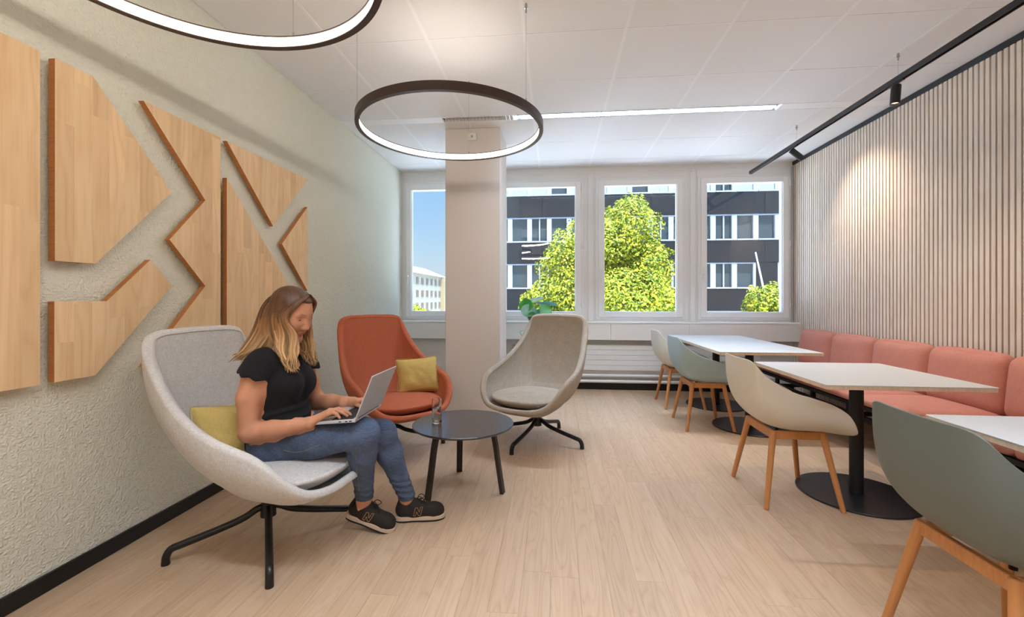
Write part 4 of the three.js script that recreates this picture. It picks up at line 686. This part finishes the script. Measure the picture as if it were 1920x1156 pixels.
  const shoe = (x, y, z, yaw, pitch) => {
    const pv = new THREE.Matrix4().makeTranslation(x + 1.1, y, z + 2.1).multiply(new THREE.Matrix4().makeRotationY(yaw)).multiply(new THREE.Matrix4().makeRotationZ(pitch));
    const set = (g) => g.clone().applyMatrix4(pv), s = part('shoe', set(upper), suede, person);
    part('midsole', set(midG), mid, s); part('outsole', set(outG), tread, s); part('side_mark', set(markG), trim, s);
    const L = []; for (let i = 0; i < 4; i++) { const lx = 0.118 + i * 0.013, yy = 0.099 - i * 0.0095; L.push(tube([[lx, yy - 0.012, 0.020], [lx + 0.004, yy - 0.001, 0.008], [lx + 0.004, yy - 0.001, -0.008], [lx, yy - 0.012, -0.020]], 0.0022, 14, 5)); }
    L.push(tube([[0.112, 0.106, 0], [0.128, 0.125, 0.014], [0.150, 0.112, 0.024], [0.140, 0.098, 0.018], [0.114, 0.105, 0.002]], 0.0020, 24, 5), tube([[0.112, 0.106, 0], [0.128, 0.126, -0.012], [0.152, 0.114, -0.022], [0.138, 0.100, -0.014], [0.114, 0.105, -0.002]], 0.0020, 24, 5), tube([[0.113, 0.106, 0], [0.145, 0.112, 0.008], [0.165, 0.082, 0.028]], 0.0018, 16, 5));
    part('laces', set(merge(L)), lace, s);
  };
  shoe(-1.075, 0.066, -2.197, 0.02, -0.30);
  shoe(-0.850, 0.001, -2.300, 0.24, 0);
}
// ---- laptop on her lap
{
  const t = thing('laptop', 'slim silver laptop open on the woman\'s lap', 'laptop', [-1.114, 0.612, -2.08]);
  const alu = std({ color: 0xd4d6da, roughness: 0.35, metalness: 0.45 }), keyM = std({ color: 0x23252a, roughness: 0.6 });
  const deck = new THREE.Group(); deck.rotation.z = 0.085; 
  const put = (g) => { g.rotateZ(0.085); return g; }, W = 0.152, D = 0.214;
  const base = part('base', put(merge([rbox(0, D, 0, 0.0135, -W, W, 0.004, 3)])), alu, t);
  part('keyboard_well', put(rbox(0.092, 0.196, 0.0128, 0.0140, -0.137, 0.137, 0.0006, 1)), std({ color: 0x8f9196, roughness: 0.4, metalness: 0.6 }), base);
  const key = new RoundedBoxGeometry(0.0145, 0.0016, 0.0158, 1, 0.0007);
  for (let r = 0; r < 6; r++) for (let c = 0; c < 15; c++) part('key', put(key.clone().translate(0.1005 + r * 0.0174, 0.0148, -0.1275 + c * 0.01822)), keyM, base);
  part('touchpad', put(rbox(0.012, 0.082, 0.0130, 0.0138, -0.055, 0.055, 0.0004, 1)), std({ color: 0xb4b6ba, roughness: 0.28, metalness: 0.6 }), base);
  for (const x of [0.135, 0.165, 0.185]) part('port', put(rbox(x, x + 0.012, 0.005, 0.0095, W - 0.001, W + 0.0006, 0.0003, 1)), M.black, base);
  const lidA = 0.085 + 1.10;   // lid leans back from the keyboard
  const lid = part('lid', rbox(0, 0.212, -0.003, 0.003, -W, W, 0.0025, 2).rotateZ(lidA).translate(D * Math.cos(0.085), D * Math.sin(0.085) + 0.0155, 0), alu, t);
  part('screen', box(0.008, 0.204, 0.0031, 0.0036, -W + 0.006, W - 0.006).rotateZ(lidA).translate(D * Math.cos(0.085), D * Math.sin(0.085) + 0.0155, 0), std({ color: 0x0c0d10, roughness: 0.15 }), lid);
  part('hinge', put(cyl(0.005, 0.005, 0.24, 12).rotateX(Math.PI / 2).translate(D - 0.003, 0.0135, -0.12)), M.black, t);
}
// ================================================================ OUTSIDE THE WINDOWS
{
  const g = single('ground', box(-90, 70, -6.6, -6, -150, -7), std({ color: 0xc4c2ba, roughness: 0.95 }), 'paved ground between the buildings outside', 'ground', undefined, 'structure');
}
{ // dark office block across the yard
  const ZD = -30, X0 = -4.4, X1 = 34, t = thing('office_building', 'dark panelled office building with white window bands outside', 'building');
  const dark = std({ color: 0x1a1a1c, roughness: 0.22, metalness: 0.1 }), frameM = std({ color: 0x868c96, roughness: 0.5 }), paneM = std({ color: 0x3a4446, roughness: 0.06, metalness: 0.25 }), blind = std({ color: 0x7e8694, roughness: 0.6 });
  part('core', box(X0, X1, -6, 16, ZD - 12, ZD - 0.35), std({ color: 0x2a2b30, roughness: 0.7 }), t);
  const FH = 3.16, base = 1.77;   // sill height of the lower visible window band
  for (let f = -2; f <= 3; f++) {
    const y0 = base + f * FH, y1 = y0 + 1.70;
    for (let x = X0, k = 0; x < X1; x += 3.6, k++) for (const [a, b] of [[y1 + 0.02, y0 + FH - 0.02]]) part('cladding_panel', box(x + 0.012, Math.min(x + 3.6, X1) - 0.012, a, b, ZD - 0.35, ZD), dark, t);
    for (let x = X0 + 0.05, k = 0; x < X1 - 1.3; x += 1.34, k++) {
      if (f === 0 && k % 5 === 3) { part('cladding_panel', box(x, x + 1.34, y0, y1, ZD - 0.35, ZD - 0.02), dark, t); continue; }
      const F = part('window', merge([box(x, x + 0.16, y0, y1, ZD - 0.3, ZD - 0.04), box(x + 1.18, x + 1.34, y0, y1, ZD - 0.3, ZD - 0.04), box(x + 0.16, x + 1.18, y1 - 0.07, y1, ZD - 0.3, ZD - 0.04), box(x + 0.16, x + 1.18, y0, y0 + 0.09, ZD - 0.3, ZD + 0.03), ...(k % 3 === 2 ? [box(x + 0.64, x + 0.72, y0 + 0.09, y1 - 0.07, ZD - 0.28, ZD - 0.08)] : [])]), frameM, t);
      part('pane', box(x + 0.16, x + 1.18, y0 + 0.09, y1 - 0.07, ZD - 0.24, ZD - 0.22), paneM, F);
      if (f === 2 && (k % 4 < 3)) part('blind', box(x + 0.1, x + 1.24, y0 + 0.05, y1, ZD - 0.2, ZD - 0.1), blind, F);
    }
  }
}
{ // cream building down the street
  const X = -34.2, Z0 = -88, Z1 = -131, t = thing('cream_building', 'distant cream building with rows of small dark windows', 'building');
  const cream = std({ color: 0x7c7462, roughness: 0.85 }), side = std({ color: 0x7e704e, roughness: 0.85 }), dk = std({ color: 0x5b4a3a, roughness: 0.4 });
  part('wall', box(X - 14, X, -6, 7.3, Z1, Z0), cream, t);
  part('end_wall', box(X - 13.8, X + 0.9, -6, 7.1, Z1 - 7, Z1), side, t);
  const R = new THREE.Shape(); R.moveTo(0.4, 0); R.lineTo(-7, 3.0); R.lineTo(-14.6, 0); R.closePath();
  part('roof', new THREE.ExtrudeGeometry(R, { depth: Z0 - Z1 + 7.4, bevelEnabled: false }).translate(X, 7.3, Z1 - 7.4), std({ color: 0x8b8f92, roughness: 0.8 }), t);
  for (let r = 0; r < 4; r++) for (let z = Z0 - 1.6; z > Z1 + 1.5; z -= 4.3) part('window', box(X - 0.2, X + 0.06, 4.55 - r * 3.25, 6.25 - r * 3.25, z - 2.0, z), dk, t);
}
/** a tree: trunk and boughs plus a crown of many small leaf faces */
function tree(name, label, [x, z], baseY, blobs, n, size, tones, trunkH) {
  const t = thing(name, label, 'tree', [x, baseY, z]);
  const bark = std({ color: 0x4a3b2c, roughness: 0.9 });
  part('trunk', bar([0, 0, 0], [0.1, trunkH, 0], 0.16, 0.07, 12), bark, t);
  for (const [bx, by, bz] of blobs.map((b) => b[0])) part('branch', tube([[0.05, trunkH * 0.6, 0], [bx * 0.4, lerp(trunkH * 0.6, by - baseY, 0.6), bz * 0.4], [bx, by - baseY, bz]], 0.035, 10, 6), bark, t);
  const P = [], C = [], U = [], tot = blobs.reduce((s, b) => s + b[1] ** 2 * b[2], 0);
  for (const [[bx, by, bz], r, ry] of blobs) {
    const m = Math.round(n * r * r * ry / tot);
    for (let i = 0; i < m; i++) {
      const d = V(rnd(-1, 1), rnd(-1, 1), rnd(-1, 1)); if (d.lengthSq() > 1 || d.lengthSq() < 0.02) { i--; continue; }
      const L = d.length(), lump = 0.78 + 0.42 * vnoise(d.x / L * 3 + 7 + bx, d.y / L * 3 + 7 + d.z / L * 2, 64, 64, 5); d.multiplyScalar(Math.pow(L, -0.5) * lump);
      const c = V(bx + d.x * r, by - baseY + d.y * ry, bz + d.z * r), nrm = V(rnd(-1, 1), rnd(-0.2, 1), rnd(-1, 1)).add(d.clone().normalize()).normalize(), u = nrm.clone().cross(V(rnd(-1, 1), rnd(-1, 1), rnd(-1, 1))).normalize(), v = nrm.clone().cross(u), s = size * rnd(0.6, 1.2), col = tones[Math.floor(rnd(0, tones.length - 0.001))];
      for (const [a, b] of [[-1, 0], [0, -0.6], [1, 0], [-1, 0], [1, 0], [0, 0.6]]) { const q = c.clone().addScaledVector(u, a * s).addScaledVector(v, b * s); P.push(q.x, q.y, q.z); C.push(...col); U.push(a, b); }
    }
  }
  const g = new THREE.BufferGeometry(); g.setAttribute('position', new THREE.Float32BufferAttribute(P, 3)); g.setAttribute('color', new THREE.Float32BufferAttribute(C, 3)); g.setAttribute('uv', new THREE.Float32BufferAttribute(U, 2)); g.computeVertexNormals();
  const f = part('foliage', g, phys({ vertexColors: true, roughness: 0.7, specularIntensity: 0.2, transmission: 0.35, thickness: 0, side: THREE.DoubleSide }), t); f.userData.kind = 'stuff';
}
const LEAF = [[0.30, 0.33, 0.012], [0.42, 0.41, 0.018], [0.15, 0.21, 0.009], [0.50, 0.45, 0.035], [0.06, 0.10, 0.006]];
tree('leafy_tree', 'large bright green tree filling the two middle windows', [1.4, -14.3], -6, [[[0.95, 3.3, 0], 1.0, 1.25], [[0.1, 2.6, 0.1], 1.25, 1.3], [[1.35, 2.1, 0.2], 1.0, 1.1], [[-0.75, 2.2, 0.2], 1.15, 1.15], [[0.4, 0.9, 0.3], 2.1, 1.5], [[-1.45, 1.0, 0.4], 1.0, 0.95], [[1.75, 0.7, 0.3], 0.85, 0.95], [[0.2, -0.9, 0.3], 2.6, 1.4]], 90000, 0.052, LEAF, 7.2);
tree('small_tree', 'small bright green tree at the corner of the window by the slats', [6.05, -13.2], -6, [[[0, 0.9, 0], 0.65, 0.75], [[0.35, 0.3, 0], 0.8, 0.9], [[-0.35, 0.2, 0.2], 0.55, 0.5]], 9000, 0.05, LEAF, 5.6);
tree('round_bush_tree', 'low green treetop below the cream building', [-22.4, -66], -6, [[[0, -1.4, 0], 2.2, 1.5], [[2.2, -1.7, 0], 1.8, 1.2], [[-2.2, -1.5, 0], 1.8, 1.5], [[4.0, -2.2, 0.5], 1.6, 1.0]], 9000, 0.2, LEAF, 3.6);
{
  const t = thing('leaning_pole', 'thin white leaning pole outside the window by the slats', 'pole', [9.9, 0, -22]);
  part('pole', bar([-0.35, 3.35, 0], [0.25, 0.5, 0], 0.03, 0.05, 10), std({ color: 0xe8e6e0, roughness: 0.5 }), t);
  part('mast', bar([0.25, -6, 0], [0.25, 0.6, 0], 0.06, 0.05, 12), std({ color: 0xcfcdc8, roughness: 0.5 }), t);
}
shade(scene);
renderer.render(scene, camera);
